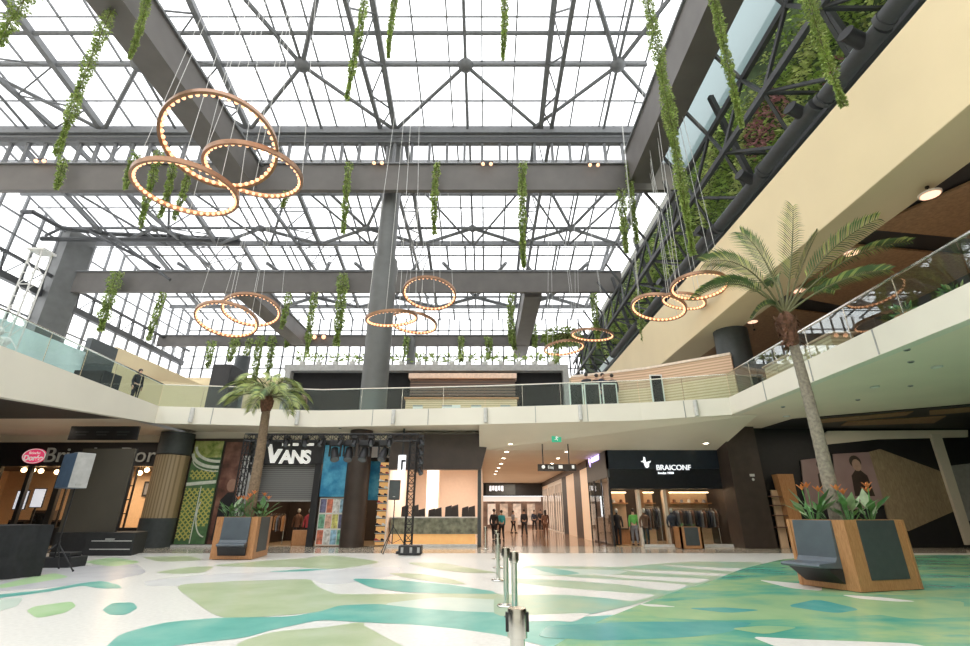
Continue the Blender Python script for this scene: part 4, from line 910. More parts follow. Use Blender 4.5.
# ================================================================= LIGHTING TRUSS
def truss(t, p, q, w_, name, bays_):
    m = MB(); p, q = V(p), V(q); d = (q - p).normalized(); a = d.cross(V((0, 1, 0)) if abs(d.y) < .9 else V((1, 0, 0))).normalized() * w_ / 2; b = d.cross(a).normalized() * w_ / 2
    cs = [a + b, a - b, -a - b, -a + b]
    for c_ in cs: m.tube([p + c_, q + c_], .028, 6)
    for i in range(bays_):
        k0, k1 = i / bays_, (i + 1) / bays_; P0, P1 = p.lerp(q, k0), p.lerp(q, k1)
        for j in range(4): m.tube([P0 + cs[j], P1 + cs[(j + 1) % 4]], .014, 4); m.tube([P0 + cs[j], P0 + cs[(j + 1) % 4]], .014, 4)
    return m.build(name, M['black'], t)
YT = 22.2
t = thing('lighting_truss', 'black lighting truss gate with two legs standing before the shops', 'truss', (-7, YT, 0))
truss(t, (-10.9, YT, 4.76), (-3.0, YT, 4.76), .30, 'cross_truss', 22); truss(t, (-10.75, YT, .12), (-10.75, YT, 4.74), .3, 'upright_truss', 14); truss(t, (-3.25, YT, .12), (-3.25, YT, 4.74), .3, 'upright_truss', 14)
for x in (-10.75, -3.25):
    m = MB(); m.box(x - .42, x + .42, YT - .45, YT + .42, 0, .10); m.build('base_plate', M['black'], t)
def headlight(label, x, y, z, sc, group, tilt=0.0):
    t = thing('stage_light', label, 'stage light', (x, y, z), group)
    m = MB(); m.box(x - .13 * sc, x + .13 * sc, y - .11 * sc, y + .11 * sc, z - .12 * sc, z); m.build('base', M['black'], t)
    m = MB(); m.box(x - .17 * sc, x + .17 * sc, y - .05, y + .05, z - .14 * sc, z - .1 * sc); m.box(x - .17 * sc, x - .13 * sc, y - .05, y + .05, z - .42 * sc, z - .1 * sc); m.box(x + .13 * sc, x + .17 * sc, y - .05, y + .05, z - .42 * sc, z - .1 * sc); m.build('yoke', M['black'], t)
    m = MB(); c_ = V((x, y, z - .34 * sc)); d = V((tilt, -.5, -.86)).normalized(); m.tube([c_ - d * .16 * sc, c_ + d * .2 * sc], [.1 * sc, .125 * sc], 12); h = m.build('head', M['black'], t, smooth=True)
    m = MB(); m.tube([c_ + d * .2 * sc, c_ + d * .215 * sc], .11 * sc, 12); m.build('lens', M['lensm'], h)
M['lensm'] = mat('pale_lens', (.12, .14, .16), .1, .3)
gs = 'stage lights on the truss'
for i, u in enumerate((272, 290, 308, 324, 343, 357, 373, 391)):
    p = onY(u, 438, YT); headlight('small stage light on the black truss crossbar, %s from the left' % ORD[i], p.x, YT - .28, 4.80, .85, gs, rnd.uniform(-.3, .3))
for i, u in enumerate((335, 349, 364, 384)):
    p = onY(u, 452, YT); headlight('big moving stage light hanging below the truss crossbar, %s from the left' % ORD[i], p.x, YT, 4.6, 1.6, gs, rnd.uniform(-.3, .3))
for i, v in enumerate((441, 451, 460, 470)):
    p = onY(417, v, YT); headlight('stage light on the right leg of the truss, %s from the top' % ORD[i], -2.9, YT, p.z + .25, .85, gs, .4)
    p = onY(245, v, YT); headlight('stage light on the left leg of the truss, %s from the top' % ORD[i], -10.35, YT, p.z + .25, .85, gs, .4)
t = thing('flight_case', 'low black equipment case at the foot of the right truss leg', 'case', (-2.9, 21.2, 0))
m = MB(); m.box(-3.45, -2.55, 21.0, 21.6, .03, .36); m.build('case_body', M['osbk'], t, bevel=.02)
for x in (-3.3, -2.95, -2.65):
    m = MB(); m.box(x - .05, x + .05, 20.985, 21.0, .1, .3); m.build('latch', M['grey'], t)
t = thing('speaker_stand', 'black tripod stand before the bright shop', 'stand', (-3.95, 22.3, 0)); tripod(t, -3.95, 22.3, 2.15, .75, .25, 1.05)
t = thing('loudspeaker', 'black loudspeaker on the tripod before the bright shop', 'loudspeaker', (-3.95, 22.3, 2.1))
m = MB(); m.prism([(-4.2, 22.1, 2.1), (-3.7, 22.1, 2.1), (-3.78, 22.5, 2.1), (-4.12, 22.5, 2.1)], (0, 0, .82)); m.build('cabinet', M['black'], t, bevel=.02)
m = MB(); m.prism([(-4.17, 22.09, 2.14), (-3.73, 22.09, 2.14), (-3.73, 22.09, 2.88), (-4.17, 22.09, 2.88)], (0, -.015, 0)); m.build('front_grille', M['charcoal'], t)
m = MB(); m.lathe([(.05, 0), (.05, .02)], (-3.95, 22.05, 2.22), 10); m.build('badge', M['lgrey'], t)
def fit_text(name, body, x0, x1, z0, cap, y, m, parent):
    o = text(name, body, 1.0, (0, y, 0), m, parent, .03)
    off = V((0, 0, 0)); q = parent
    while q is not None: off += q.location; q = q.parent
    vs = o.data.vertices; xa = min(v.co.x for v in vs); xb = max(v.co.x for v in vs); k = (x1 - x0) / (xb - xa)
    for v in vs: v.co.x = x0 + (v.co.x - xa) * k - off.x; v.co.z = z0 + (v.co.z + off.z) * cap / .72 - off.z
    return o
# ================================================================= SHOPS
YS = 26.2
def panel(name, x0, x1, z0, z1, y, m, th=.1, kind=True):
    b = MB(); b.box(x0, x1, y, y + th, z0, z1); o = b.build(name, m)
    return tag(o, kind='structure') if kind else o
def room(prefix, x0, x1, y0, y1, z1, wall, floorm, ceilm):
    b = MB(); b.box(x0, x1, y1, y1 + .1, 0, z1); struct('wall_%s_back' % prefix, b, wall)
    b = MB(); b.box(x0 - .06, x0, y0, y1, 0, z1); b.box(x1, x1 + .06, y0, y1, 0, z1); struct('wall_%s_sides' % prefix, b, wall)
    b = MB(); b.box(x0, x1, y0, y1, 0, .012); struct('floor_%s' % prefix, b, floorm)
    b = MB(); b.box(x0, x1, y0, y1, z1, z1 + .05); struct('ceiling_%s' % prefix, b, ceilm)
panel('wall_bulkhead', -16.4, -.3, 5.2, 5.7, 26.45, M['ceil'], .1); panel('wall_bulkhead_bakery', -30, -16.4, 5.15, 5.7, 27.22, M['ceil'], .1)
# ---- bakery on the left
room('bakery', -30, -17.3, 27.4, 31.5, 4.0, M['orangewall'], M['warmfloor'], M['brownpan'])
panel('wall_bakery_fascia', -30, -16.4, 3.95, 5.22, 27.2, M['black'], .25)
for x0, x1 in ((-30, -26.4), (-24.9, -24.7), (-23.2, -22.9), (-21.4, -20.05)):
    panel('wall_bakery_pier', x0, x1, 0, 3.95, 27.15, M['black'], .2)
panel('wall_bakery_plinth', -30, -16.4, 0, .85, 27.1, M['black'], .3)
g = MB(); g.box(-30, -16.8, 27.3, 27.32, .8, 4.0); go = struct('window_shopfront_bakery', g, M['shopglass'])
for i in range(6):
    m = MB(); x = -23.2 + 0; 
b = MB()
for x in (-22.6, -22.3, -22.0, -21.7): b.box(x, x + .07, 27.2, 27.3, .85, 3.0)
for x in (-19.75, -19.5, -19.25, -19.0): b.box(x, x + .06, 27.2, 27.3, .85, 3.9)
for z in (1.5, 2.2, 2.9): b.box(-19.8, -18.95, 27.2, 27.3, z, z + .06)
b.build('glazing_bars', M['black'], go)
t = thing('shop_sign', 'bakery name in large grey letters, partly hidden by the brown screen', 'sign', (-22, 27.15, 4.5))
fit_text('lettering', 'Brioche Dorée', -24.15, -17.0, 4.16, .80, 27.12, M['signg'], t)
t = thing('oval_sign', 'glowing pink oval bakery sign left of the grey letters', 'sign', onY(34, 456, 27.1))
p = onY(34, 456, 27.1); m = MB(); n = 36
def ell(r, y): return [V((p.x + r * .66 * math.cos(6.2832 * i / n) * 1.0, y, p.z + r * .40 * math.sin(6.2832 * i / n))) for i in range(n)]
m.prism(ell(1.0, 27.1), (0, .06, 0)); m.build('sign_plate', M['pink'], t)
m = MB(); A, B = ell(.97, 27.09), ell(.88, 27.09); m.add(A + B, [(i, (i + 1) % n, n + (i + 1) % n, n + i) for i in range(n)]); m.build('white_outline', M['signo'], t)
text('lettering', 'Dorée', .40, (p.x, 27.085, p.z - .23), M['signo'], t, .01, 'CENTER', bold=.012); text('lettering', 'Brioche', .20, (p.x, 27.085, p.z + .10), M['signo'], t, .01, 'CENTER')
M['warmglow'] = lamp_mat('warm_pendant', (1, .62, .30), 14)
for i, (u, v) in enumerate(((24, 470), (33, 470), (41, 471), (57, 472), (128, 472), (140, 473), (147, 470))):
    q = onY(u, v, 28.4); t = thing('pendant_lamp', 'warm pendant lamp inside the bakery, %s from the left' % ORD[i], 'lamp', q, 'bakery pendants')
    m = MB(); m.ball(q, .13, 0, 8, 6); m.build('bulb', M['warmglow'], t); m = MB(); m.tube([q, V((q.x, q.y, 4.0))], .015, 4); m.build('cord', M['black'], t)
for i, (u, v) in enumerate(((21, 500), (38, 498))):  # added glowing panels in place of reflections and bright windows beyond
    q = onY(u, v, 27.8); t = thing('pale_glow_panel', ('glowing panel standing in for pale reflections low in the bakery window, nearest the left edge', 'glowing panel standing in for pale reflections in the bakery window below the pendants')[i], 'screen', q); m = MB(); m.box(q.x - .34, q.x + .34, 27.8, 27.86, q.z - .5, q.z + .5); m.build('frame', M['black'], t); m = MB(); m.box(q.x - .3, q.x + .3, 27.78, 27.8, q.z - .46, q.z + .46); m.build('glow_face', lamp_mat('pale_window_glow', (.85, .85, .95), .8), t)
    m = MB(); m.box(q.x - .04, q.x + .04, 27.8, 27.86, 0, q.z - .5); m.build('stand_post', M['black'], t)
for i in range(4):
    x = -25.9 + 1.15 * i; t = thing('display_cabinet', 'dark bakery display unit behind the glass, %s from the left' % ORD[i], 'cabinet', (x, 29, 0), 'bakery display units')
    m = MB(); m.box(x - .45, x + .45, 28.6, 29.3, 0, 1.2 + .5 * (i % 2)); m.build('cabinet_body', M['brownpan'], t)
    m = MB(); m.box(x - .4, x + .4, 28.58, 28.6, .9, 1.1 + .45 * (i % 2)); m.build('glass_front', M['blackg'], t)
t = thing('wall_picture', 'small dark framed picture on the warm bakery wall', 'picture', (-18.0, 31.4, 3))
q = onY(149, 489, 31.4); m = MB(); m.box(q.x - .35, q.x + .35, 31.36, 31.4, q.z - .45, q.z + .45); m.build('frame', M['black'], t); m = MB(); m.box(q.x - .24, q.x + .24, 31.35, 31.36, q.z - .33, q.z + .33); m.build('print', M['greycl'], t)
def cafe_table(x, y, label, group):
    t = thing('cafe_table', label, 'table', (x, y, 0), group); m = MB(); m.lathe([(.36, .72), (.36, .75)], (x, y, 0), 16); m.build('table_top', M['orange'], t)
    m = MB(); m.lathe([(.03, .02), (.03, .72)], (x, y, 0), 8); m.build('leg', M['black'], t); m = MB(); m.lathe([(.24, 0), (.22, .03)], (x, y, 0), 12); m.build('base', M['black'], t)
cafe_table(-18.6, 29.2, 'round wooden cafe table nearer the wood-clad pillar inside the bakery', 'cafe tables'); cafe_table(-19.6, 29.8, 'round wooden cafe table deeper inside the bakery', 'cafe tables')
# ---- timber clad pillar
b = MB(); b.lathe([(.82, 0), (.82, 1.33)], (-16.35, 25.9, 0), 24); struct('column_base', b, M['charcoal'], smooth=True)
b = MB(); b.lathe([(.78, 1.33), (.78, 4.35)], (-16.35, 25.9, 0), 24); struct('column_wood_cladding', b, M['woodcol'], smooth=True)
b = MB(); b.lathe([(.62, 4.35), (.8, 4.4), (.8, 5.5)], (-16.35, 25.9, 0), 24); struct('column_collar', b, M['charcoal'], smooth=True)
# ---- black backing and kerb along the shop line
panel('wall_shopline', -16.4, -8.75, 4.0, 5.22, 26.35, M['black'], .2)
panel('wall_poster_backing', -15.7, -12.5, 0, 5.3, 26.3, M['brownpan'], .2)
panel('baseboard_left', -16.4, -12.3, 0, .1, 26.0, M['lgrey'], .3)
# shoe advertisement: soles and yellow net on dark green
t = thing('shoe_poster', 'tall illuminated poster of green and yellow patterned shoes', 'poster', (-14.75, 26.2, .1))
x0, x1, z0, z1 = -15.52, -14.0, .12, 5.15
M['pgreen'] = blend('poster_green', [(.04, .09, .05), (.10, .20, .09), (.16, .28, .12)], 1.2, .3)
M['pyel'] = mat('poster_yellow', (.52, .50, .14), .4, emit=.08)
M['ppale'] = mat('poster_pale_rubber', (.62, .66, .56), .4, emit=.06)
M['pleaf'] = blend('poster_foliage', [(.12, .20, .04), (.35, .42, .12), (.55, .55, .25)], 3, .4)
m = MB(); m.box(x0, x1, 26.2, 26.28, z0, z1); m.build('poster_sheet', M['pgreen'], t)
m = MB(); m.box(x0, x1, 26.185, 26.195, 4.3, z1); m.build('foliage_print', M['pleaf'], t)
def clipx(v): return max(x0, min(x1, v))
m = MB()
def lattice(m, xa, xb, za, zb, step, w_, y):
    n = int((xb - xa + zb - za) / step) + 1
    for k in range(n):
        c_ = za - (xb - xa) + k * step
        pa, pb = max(xa, xa + za - c_), min(xb, xa + zb - c_)
        if pb > pa: m.bar((pa, y, c_ + pa - xa), (pb, y, c_ + pb - xa), w_, .006, up=(0, 1, 0))
        c2 = za + k * step
        pa, pb = max(xa, xa + c2 - zb), min(xb, xa + c2 - za)
        if pb > pa: m.bar((pa, y, c2 - (pa - xa)), (pb, y, c2 - (pb - xa)), w_, .006, up=(0, 1, 0))
lattice(m, x0 + .02, x0 + .72, .3, 2.75, .26, .06, 26.185); m.build('yellow_net_print', M['pyel'], t); m = MB(); lattice(m, x0 + .85, x1 - .02, .95, 2.75, .26, .06, 26.185); m.build('yellow_net_print', M['pyel'], t); m = MB(); lattice(m, x0 + .1, x1 - .1, 3.2, 3.65, .24, .06, 26.185)
m.build('yellow_net_print', M['pyel'], t)
m = MB()
def arc(cx, cz, rx, rz, a0, a1, w_, n=16):
    for i in range(n):
        k0, k1 = R(a0 + (a1 - a0) * i / n), R(a0 + (a1 - a0) * (i + 1) / n)
        m.bar((clipx(cx + rx * math.cos(k0)), 26.18, cz + rz * math.sin(k0)), (clipx(cx + rx * math.cos(k1)), 26.18, cz + rz * math.sin(k1)), w_, .008, up=(0, 1, 0))
arc(x1 - .1, 4.85, 1.3, .75, 180, 275, .14); arc(x1 - .1, 4.5, 1.4, .7, 180, 275, .16); arc(x1 - .1, 4.2, 1.35, .6, 185, 275, .05)
m.bar((x0, 26.18, 2.95), (x1, 26.18, 3.08), .16, .008, up=(0, 1, 0)); m.bar((x0 + .78, 26.18, .15), (x0 + .80, 26.18, 2.85), .05, .008, up=(0, 1, 0)); arc(x1 - .05, 1.55, .62, 1.1, 150, 265, .06)
m.build('pale_sole_print', M['ppale'], t)
t = thing('person_poster', 'tall dark sepia poster between the shoe poster and the shutter', 'poster', (-13.2, 26.2, .1))
m = MB(); m.box(-13.85, -12.55, 26.2, 26.28, .12, 5.1); m.build('poster_sheet', M['poster'], t)
m = MB(); m.ball((-13.15, 26.19, 2.9), .26, 0, 12, 8, (1, .05, 1.25)); m.build('printed_face', mat('printed_skin', (.35, .2, .14), .5), t)
m = MB(); m.prism([(-13.7, 26.19, .3), (-12.7, 26.19, .3), (-12.75, 26.19, 2.2), (-13.0, 26.19, 2.55), (-13.3, 26.19, 2.55), (-13.6, 26.19, 2.2)], (0, .01, 0)); m.build('printed_coat', M['black'], t)
m = MB(); m.lathe([(.4, 1.3), (.4, 4.3)], (-12.15, 25.7, 0), 16); struct('column_small', m, M['grey'], smooth=True)
# ---- sports shop with shutter
room('shoe_shop', -12.0, -5.1, 26.7, 31.5, 4.3, M['brownpan'], M['warmfloor'], M['black'])
panel('wall_shoe_shop_fascia', -12.4, -8.6, 3.95, 5.22, 26.2, M['black'], .25)
panel('wall_shoe_shop_pier', -8.95, -8.62, 0, 4.0, 26.2, M['black'], .3); panel('wall_shoe_shop_pier', -12.5, -11.95, 0, 4.0, 26.2, M['black'], .3)
t = thing('roller_shutter', 'grey slatted roller shutter half lowered under the white letters', 'shutter', (-10.4, 26.5, 2.2))
m = MB(); m.box(-11.95, -8.95, 26.5, 26.58, 2.2, 3.97); m.build('shutter_curtain', M['shutter'], t); m = MB(); m.box(-11.95, -8.95, 26.47, 26.6, 2.12, 2.2); m.build('bottom_rail', M['grey'], t)
t = thing('shop_sign', 'white shoe brand letters on the black sign above the shutter', 'sign', (-10.5, 26.15, 4.2))
a, b = onY(264.6, 463, 26.15), onY(308, 447, 26.15); Wd = b.x - a.x
# angular V with the bar running over the other letters
zb = a.z; hz = 1.0
m = MB(); m.prism([(a.x, 26.12, zb + hz), (a.x + .22, 26.12, zb + hz), (a.x + .42, 26.12, zb + .35), (a.x + .60, 26.12, zb + hz * .72), (a.x + .85, 26.12, zb + hz * .72), (a.x + .52, 26.12, zb), (a.x + .30, 26.12, zb)], (0, .05, 0)); m.build('letter', M['signo'], t)
text('letter', 'A', .92, (a.x + .80, 26.13, zb), M['signo'], t, .03, bold=.035); text('letter', 'N', .92, (a.x + 1.36, 26.13, zb), M['signo'], t, .03, bold=.035, sx=.95); text('letter', 'S', .92, (a.x + 1.98, 26.13, zb), M['signo'], t, .03, bold=.035)
m = MB()
for x_, l_ in ((.80, .40), (1.36, .30), (1.98, .5)): m.box(a.x + x_, a.x + x_ + l_, 26.1, 26.15, zb + .88, zb + 1.02)
m.build('over_bar', M['signo'], t)
def mannequin(x, y, label, cm, group, legs='darkcl'):
    t = thing('mannequin', label, 'mannequin', (x, y, 0), group)
    m = MB(); m.lathe([(.13, .02), (.13, .05)], (x, y, 0), 12); m.build('stand', M['black'], t)
    m = MB()
    for s in (-1, 1): m.tube([(x + s * .09, y, .06), (x + s * .1, y, .5), (x + s * .09, y, .95)], [.05, .065, .095], 8)
    m.build('trousers', M[legs], t)
    m = MB(); m.lathe([(.16, .85), (.15, 1.05), (.2, 1.35), (.17, 1.45), (.06, 1.5), (.05, 1.58)], (x, y, 0), 12)
    for s in (-1, 1): m.tube([(x + s * .19, y, 1.4), (x + s * .26, y, 1.12), (x + s * .25, y - .08, .88)], [.06, .05, .04], 8)
    m.build('top', M[cm], t); m = MB(); m.ball((x, y, 1.68), .1, 0, 10, 8, (.85, 1, 1.2)); m.build('head', M['lgrey'], t)
mannequin(-9.25, 27.2, 'mannequin in a red top below the roller shutter', 'redcl', None); mannequin(-10.2, 28.2, 'mannequin in brown top deeper below the roller shutter', 'browncl', None)
def hanger_rail(x0, x1, y, z, n, label, lab_item, group, wide=.32, h=.85, cols=('darkcl', 'navycl', 'greycl', 'browncl')):
    t = thing('clothes_rail', label, 'clothes rail', ((x0 + x1) / 2, y, 0))
    m = MB(); m.tube([(x0, y, z), (x1, y, z)], .016, 6); m.build('rail', M['chrome'], t)
    for x in (x0, x1):
        m = MB(); m.tube([(x, y, 0), (x, y, z)], .016, 6); m.build('upright', M['chrome'], t)
    for i in range(n):
        x = x0 + (x1 - x0) * (i + .5) / n; hh = h * rnd.uniform(.85, 1.05)
        g_ = thing('hanging_garment', lab_item, 'garment', (x, y, z), group)
        m = MB(); m.prism([(x - .02, y - wide * .2, z - .06), (x - .02, y + wide * .2, z - .06), (x - .03, y + wide * .75, z - .18), (x - .03, y + wide * .6, z - hh), (x - .03, y - wide * .6, z - hh), (x - .03, y - wide * .75, z - .18)], (.055, 0, 0)); m.build('cloth', M[cols[i % len(cols)]], g_, bevel=.01)
        m = MB(); m.tube([(x, y, z - .07), (x, y, z - .0), (x, y + .02, z + .025)], .006, 4); m.build('hook', M['chrome'], g_)
hanger_rail(-11.7, -10.6, 27.4, 1.5, 8, 'clothes rail below the roller shutter', 'tan and brown garment on the rail below the roller shutter', 'garments below the shutter', cols=('browncl', 'orange', 'greycl'))
t = thing('display_plinth', 'orange wooden display plinth below the roller shutter', 'plinth', (-9.4, 26.9, 0)); m = MB(); m.box(-9.9, -9.0, 26.8, 27.0, .0, .75); m.build('plinth_body', M['orange'], t, bevel=.02)
t = thing('blade_sign', 'white lit blade sign with a dark mark hanging left of the truss leg', 'sign', onY(402, 463, 25.2)); pa, pb = onY(397.5, 472, 25.2), onY(406, 455, 25.2)
m = MB(); m.box(pa.x, pb.x, 25.2, 25.3, pa.z, pb.z); m.build('sign_plate', M['signw'], t); m = MB(); m.box(pb.x - .22, pb.x, 25.17, 25.2, pb.z - .34, pb.z - .24); m.box(pb.x - .22, pb.x - .13, 25.17, 25.2, pa.z + .1, pb.z - .3); m.build('dark_mark', M['black'], t)
m = MB(); m.box(pa.x + .15, pa.x + .25, 25.22, 25.28, pb.z, 5.66); m.build('hanger', M['black'], t)
# murals and collage beside it
t = thing('blue_mural', 'blue printed mural panel beside the white letter sign', 'mural', (-7.8, 26.4, 2.3)); m = MB(); m.box(-8.58, -7.25, 26.3, 26.38, 2.35, 4.95); m.build('mural_sheet', M['blue'], t)
t = thing('blue_mural', 'narrow blue mural panel right of the dark round pillar', 'mural', (-5.7, 26.4, 2.3)); m = MB(); m.box(-6.9, -5.6, 27.12, 27.17, 2.2, 4.2); m.build('mural_sheet', M['blue'], t)
t = thing('poster_wall', 'collage of bright posters under the blue mural', 'poster', (-7.8, 26.4, 0)); 
m = MB(); m.box(-8.55, -7.15, 26.42, 26.5, .05, 2.3); m.build('backing_board', M['white'], t)
for i in range(4):
    for j in range(3):
        m = MB(); x = -8.5 + .34 * i; z = .1 + .74 * j; m.box(x, x + .3, 26.4, 26.42, z, z + .66); m.build('poster_sheet', mat('poster_print', [(.7, .2, .12), (.8, .65, .2), (.2, .45, .3), (.75, .7, .6), (.15, .15, .25), (.8, .4, .3), (.3, .5, .65)][(i * 3 + j * 2) % 7], .5, 0, .6, 5), t)
panel('wall_shoe_shop_right', -8.6, -5.1, 4.9, 5.22, 26.4, M['black'], .2)
def shoe(x, y, z, mcol, g):
    t = thing('shoe', 'small shoe displayed on the amber shelves beside the dark pillar', 'shoe', (x, y, z), g)
    m = MB(); m.prism([(x - .13, y - .05, z), (x + .14, y - .05, z), (x + .15, y - .05, z + .05), (x + .02, y - .05, z + .08), (x - .03, y - .05, z + .13), (x - .13, y - .05, z + .13)], (0, .1, 0)); m.build('upper', mcol, t, bevel=.015)
    m = MB(); m.box(x - .135, x + .15, y - .055, y + .055, z - .001, z + .025); m.build('sole', M['white'], t)
t = thing('shoe_shelf', 'tall amber lit shelf unit of shoes beside the dark round pillar', 'shelf', (-5.3, 26.6, 0))
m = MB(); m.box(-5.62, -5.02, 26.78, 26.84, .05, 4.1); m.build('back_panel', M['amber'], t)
for k in range(11):
    m = MB(); m.box(-5.62, -5.02, 26.5, 26.78, .2 + .36 * k, .23 + .36 * k); m.build('shelf', M['brownpan'], t)
    for x in (-5.48, -5.17): shoe(x, 26.62, .231 + .36 * k, (M['white'], M['redcl'], M['navycl'], M['browncl'], M['darkcl'])[(k * 3 + int(x * 10)) % 5], 'shoes on the amber shelf')
# ---- bright open shop
room('bright_shop', -5.0, -.35, 26.3, 34.5, 4.4, M['pinkwall'], M['warmfloor'], M['pinkwall'])
m = MB(); a, b, c_, d_ = onY(423, 434, 25.8), onY(490, 434, 25.8), onY(481, 469.5, 25.8), onY(423, 469.5, 25.8)
m.prism([V((-5.0, 25.8, a.z)), b, c_, V((-5.0, 25.8, d_.z))], (0, .5, 0)); struct('wall_brown_header', m, M['brownpan'])
panel('wall_bright_shop_edge', -.38, -.2, 0, 3.7, 26.0, M['charcoal'], .3); panel('baseboard_bright_shop', -5, -.3, 0, .12, 26.0, M['lgrey'], .25)
t = thing('shop_counter', 'long grey green glass fronted counter in the bright shop', 'counter', (-2.6, 27.2, 0))
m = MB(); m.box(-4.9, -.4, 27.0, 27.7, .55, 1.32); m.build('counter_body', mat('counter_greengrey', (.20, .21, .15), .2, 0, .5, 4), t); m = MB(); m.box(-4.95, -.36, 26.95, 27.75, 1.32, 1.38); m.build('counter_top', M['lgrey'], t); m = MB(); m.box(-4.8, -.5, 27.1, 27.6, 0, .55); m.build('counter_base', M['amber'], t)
for i in range(9):
    x = -4.5 + .47 * i + (i % 2) * .1; h = rnd.uniform(.5, .8)
    t = thing('display_stand', 'black item on display above the grey green counter in the bright shop', 'display', (x, 28.9, 1.2), 'black items on the bright shop counter')
    m = MB(); m.box(x - .17, x + .17, 28.8, 29.0, .0, 1.25); m.build('pedestal', M['pinkwall'], t); m = MB(); m.prism([(x - .2, 28.8, 1.25), (x + .2, 28.8, 1.25), (x + .17, 28.8, 1.25 + h), (x - .18, 28.8, 1.25 + h * .85)], (0, .2, 0)); m.build('display_item', M['black'], t, bevel=.02)
t = thing('pale_pillar', 'softly lit pale pillar in the back of the bright shop', 'pillar', (-3.3, 32, 0)); m = MB(); m.box(-3.7, -2.95, 32, 32.5, 0, 4.4); m.build('pillar_body', M['white'], t)
for i, x in enumerate((-3.9, -2.9, -1.8, -.9)):
    t = thing('strip_light', 'slanting strip light on the bright shop ceiling, %s from the left' % ORD[i], 'ceiling light', (x, 30, 4.3), 'strip lights in the bright shop')
    m = MB(); m.bar((x - .25, 28.0, 4.33), (x + .12, 29.8, 4.33), .1, .06); m.build('housing', M['white'], t); m = MB(); m.bar((x - .25, 28.0, 4.28), (x + .12, 29.8, 4.28), .08, .03); m.build('diffuser', M['stripw'], t)
# ---- corridor
panel('wall_corridor_left', -.34, -.2, 0, 5.5, 26.4, M['pinkwall'], 30)
XC = 6.45
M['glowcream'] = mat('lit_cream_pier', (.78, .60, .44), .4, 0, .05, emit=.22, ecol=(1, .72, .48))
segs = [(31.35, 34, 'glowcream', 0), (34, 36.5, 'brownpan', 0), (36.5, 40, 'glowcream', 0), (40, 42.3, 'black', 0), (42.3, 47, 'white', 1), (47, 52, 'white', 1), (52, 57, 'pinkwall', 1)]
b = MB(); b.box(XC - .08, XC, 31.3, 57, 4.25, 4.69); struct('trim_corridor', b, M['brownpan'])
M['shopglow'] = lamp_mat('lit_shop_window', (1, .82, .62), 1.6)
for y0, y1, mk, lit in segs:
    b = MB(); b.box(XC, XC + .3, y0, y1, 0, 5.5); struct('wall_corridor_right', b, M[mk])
    if lit:
        g = MB(); g.box(XC - .03, XC, y0 + .35, y1 - .35, .15, 3.9); o = g.build('window_corridor_shop', mat('shop_display_glow', (.62, .52, .44), .12, 0, .45, .9, emit=.22, ecol=(1, .8, .62))); tag(o, kind='structure')
        b = MB(); 
        for q in range(4): yy = y0 + .35 + (y1 - y0 - .7) * q / 3; b.box(XC - .06, XC - .03, yy - .04, yy + .04, .1, 3.2)
        b.build('window_frame', M['black'], o)
panel('wall_corridor_far', -.3, 6.6, 3.3, 5.5, 57, M['black'], .3); panel('wall_corridor_far_shop', -.3, 6.6, 0, 3.3, 58.5, mat('far_shop_dim', (.25, .16, .12), .5, 0, .7, 1.2, emit=.03, ecol=(1, .7, .5)), .3)
b = MB(); b.box(.1, 3.4, 56.6, 57, 3.4, 4.6); struct('trim_5', b, M['charcoal'])
b = MB(); b.box(-.2, 6.4, 58.3, 58.45, 2.75, 3.25); struct('trim_far_lightband', b, mat('far_light_band', (.8, .75, .7), .5, emit=.7, ecol=(1, .9, .8)))
for i, x in enumerate((.3, 1.7, 3.2, 4.8)):
    b = MB(); b.box(x, x + .9, 58.3, 58.45, .3, 2.5); o = b.build('window_far_shop', mat('far_window', (.6, .5, .42), .3, 0, .5, 2, emit=(.5, .15, .35, .2)[i], ecol=(1, .8, .65))); tag(o, kind='structure')
t = thing('shop_sign', 'small pale glowing sign at the far end of the corridor', 'sign', (1.2, 56.5, 4.2)); m = MB()
for i in range(5): m.box(.5 + .33 * i, .72 + .33 * i, 56.52, 56.58, 3.8 + .08 * (i % 2), 4.35)
m.build('sign_bars', M['signw'], t)
t = thing('shop_kiosk', 'pale kiosk counter standing in the far corridor', 'kiosk', (2.2, 46, 0)); m = MB(); m.box(1.2, 2.9, 46, 47, 0, 1.15); m.build('counter_body', M['pinkwall'], t, bevel=.02); m = MB(); m.box(1.15, 2.95, 45.9, 47.1, 1.15, 1.22); m.build('counter_top', M['white'], t)
t = thing('directory_sign', 'long dark hanging direction sign with white text over the corridor', 'sign', onY(557, 468, 25.2)); a, b = onY(538, 471, 25.2), onY(576, 464.5, 25.2)
m = MB(); m.box(a.x, b.x, 25.2, 25.32, a.z, b.z + .02); m.build('sign_board', M['brownpan'], t)
for u in (543, 569):
    p = onY(u, 464, 25.26); m = MB(); m.box(p.x - .025, p.x + .025, 25.22, 25.28, b.z, 5.1); m.build('hanger', M['black'], t)
text('lettering', 'Etaj', .2, (a.x + .5, 25.18, a.z + .12), M['signo'], t, .005); 
m = MB(); m.lathe([(.09, 0), (.09, .01)], (0, 0, 0), 14); m.v = [V((a.x + .28 + q.x, 25.19 - q.z, a.z + .2 + q.y)) for q in m.v]; m.build('round_mark', M['signo'], t)
m = MB(); m.box(a.x + 1.05, a.x + 1.25, 25.18, 25.2, a.z + .12, a.z + .28); m.build('square_mark', M['signo'], t); m = MB(); m.box(b.x - .22, b.x - .1, 25.18, 25.2, a.z + .12, a.z + .28); m.build('square_mark', M['signo'], t)
t = thing('exit_sign', 'small green exit sign with white figure under the corridor ceiling', 'sign', onY(556.5, 438, 24.5)); p = onY(556.5, 438, 24.5)
m = MB(); m.box(p.x - .24, p.x + .24, 24.5, 24.56, p.z - .2, p.z + .2); m.build('sign_plate', M['exitg'], t)
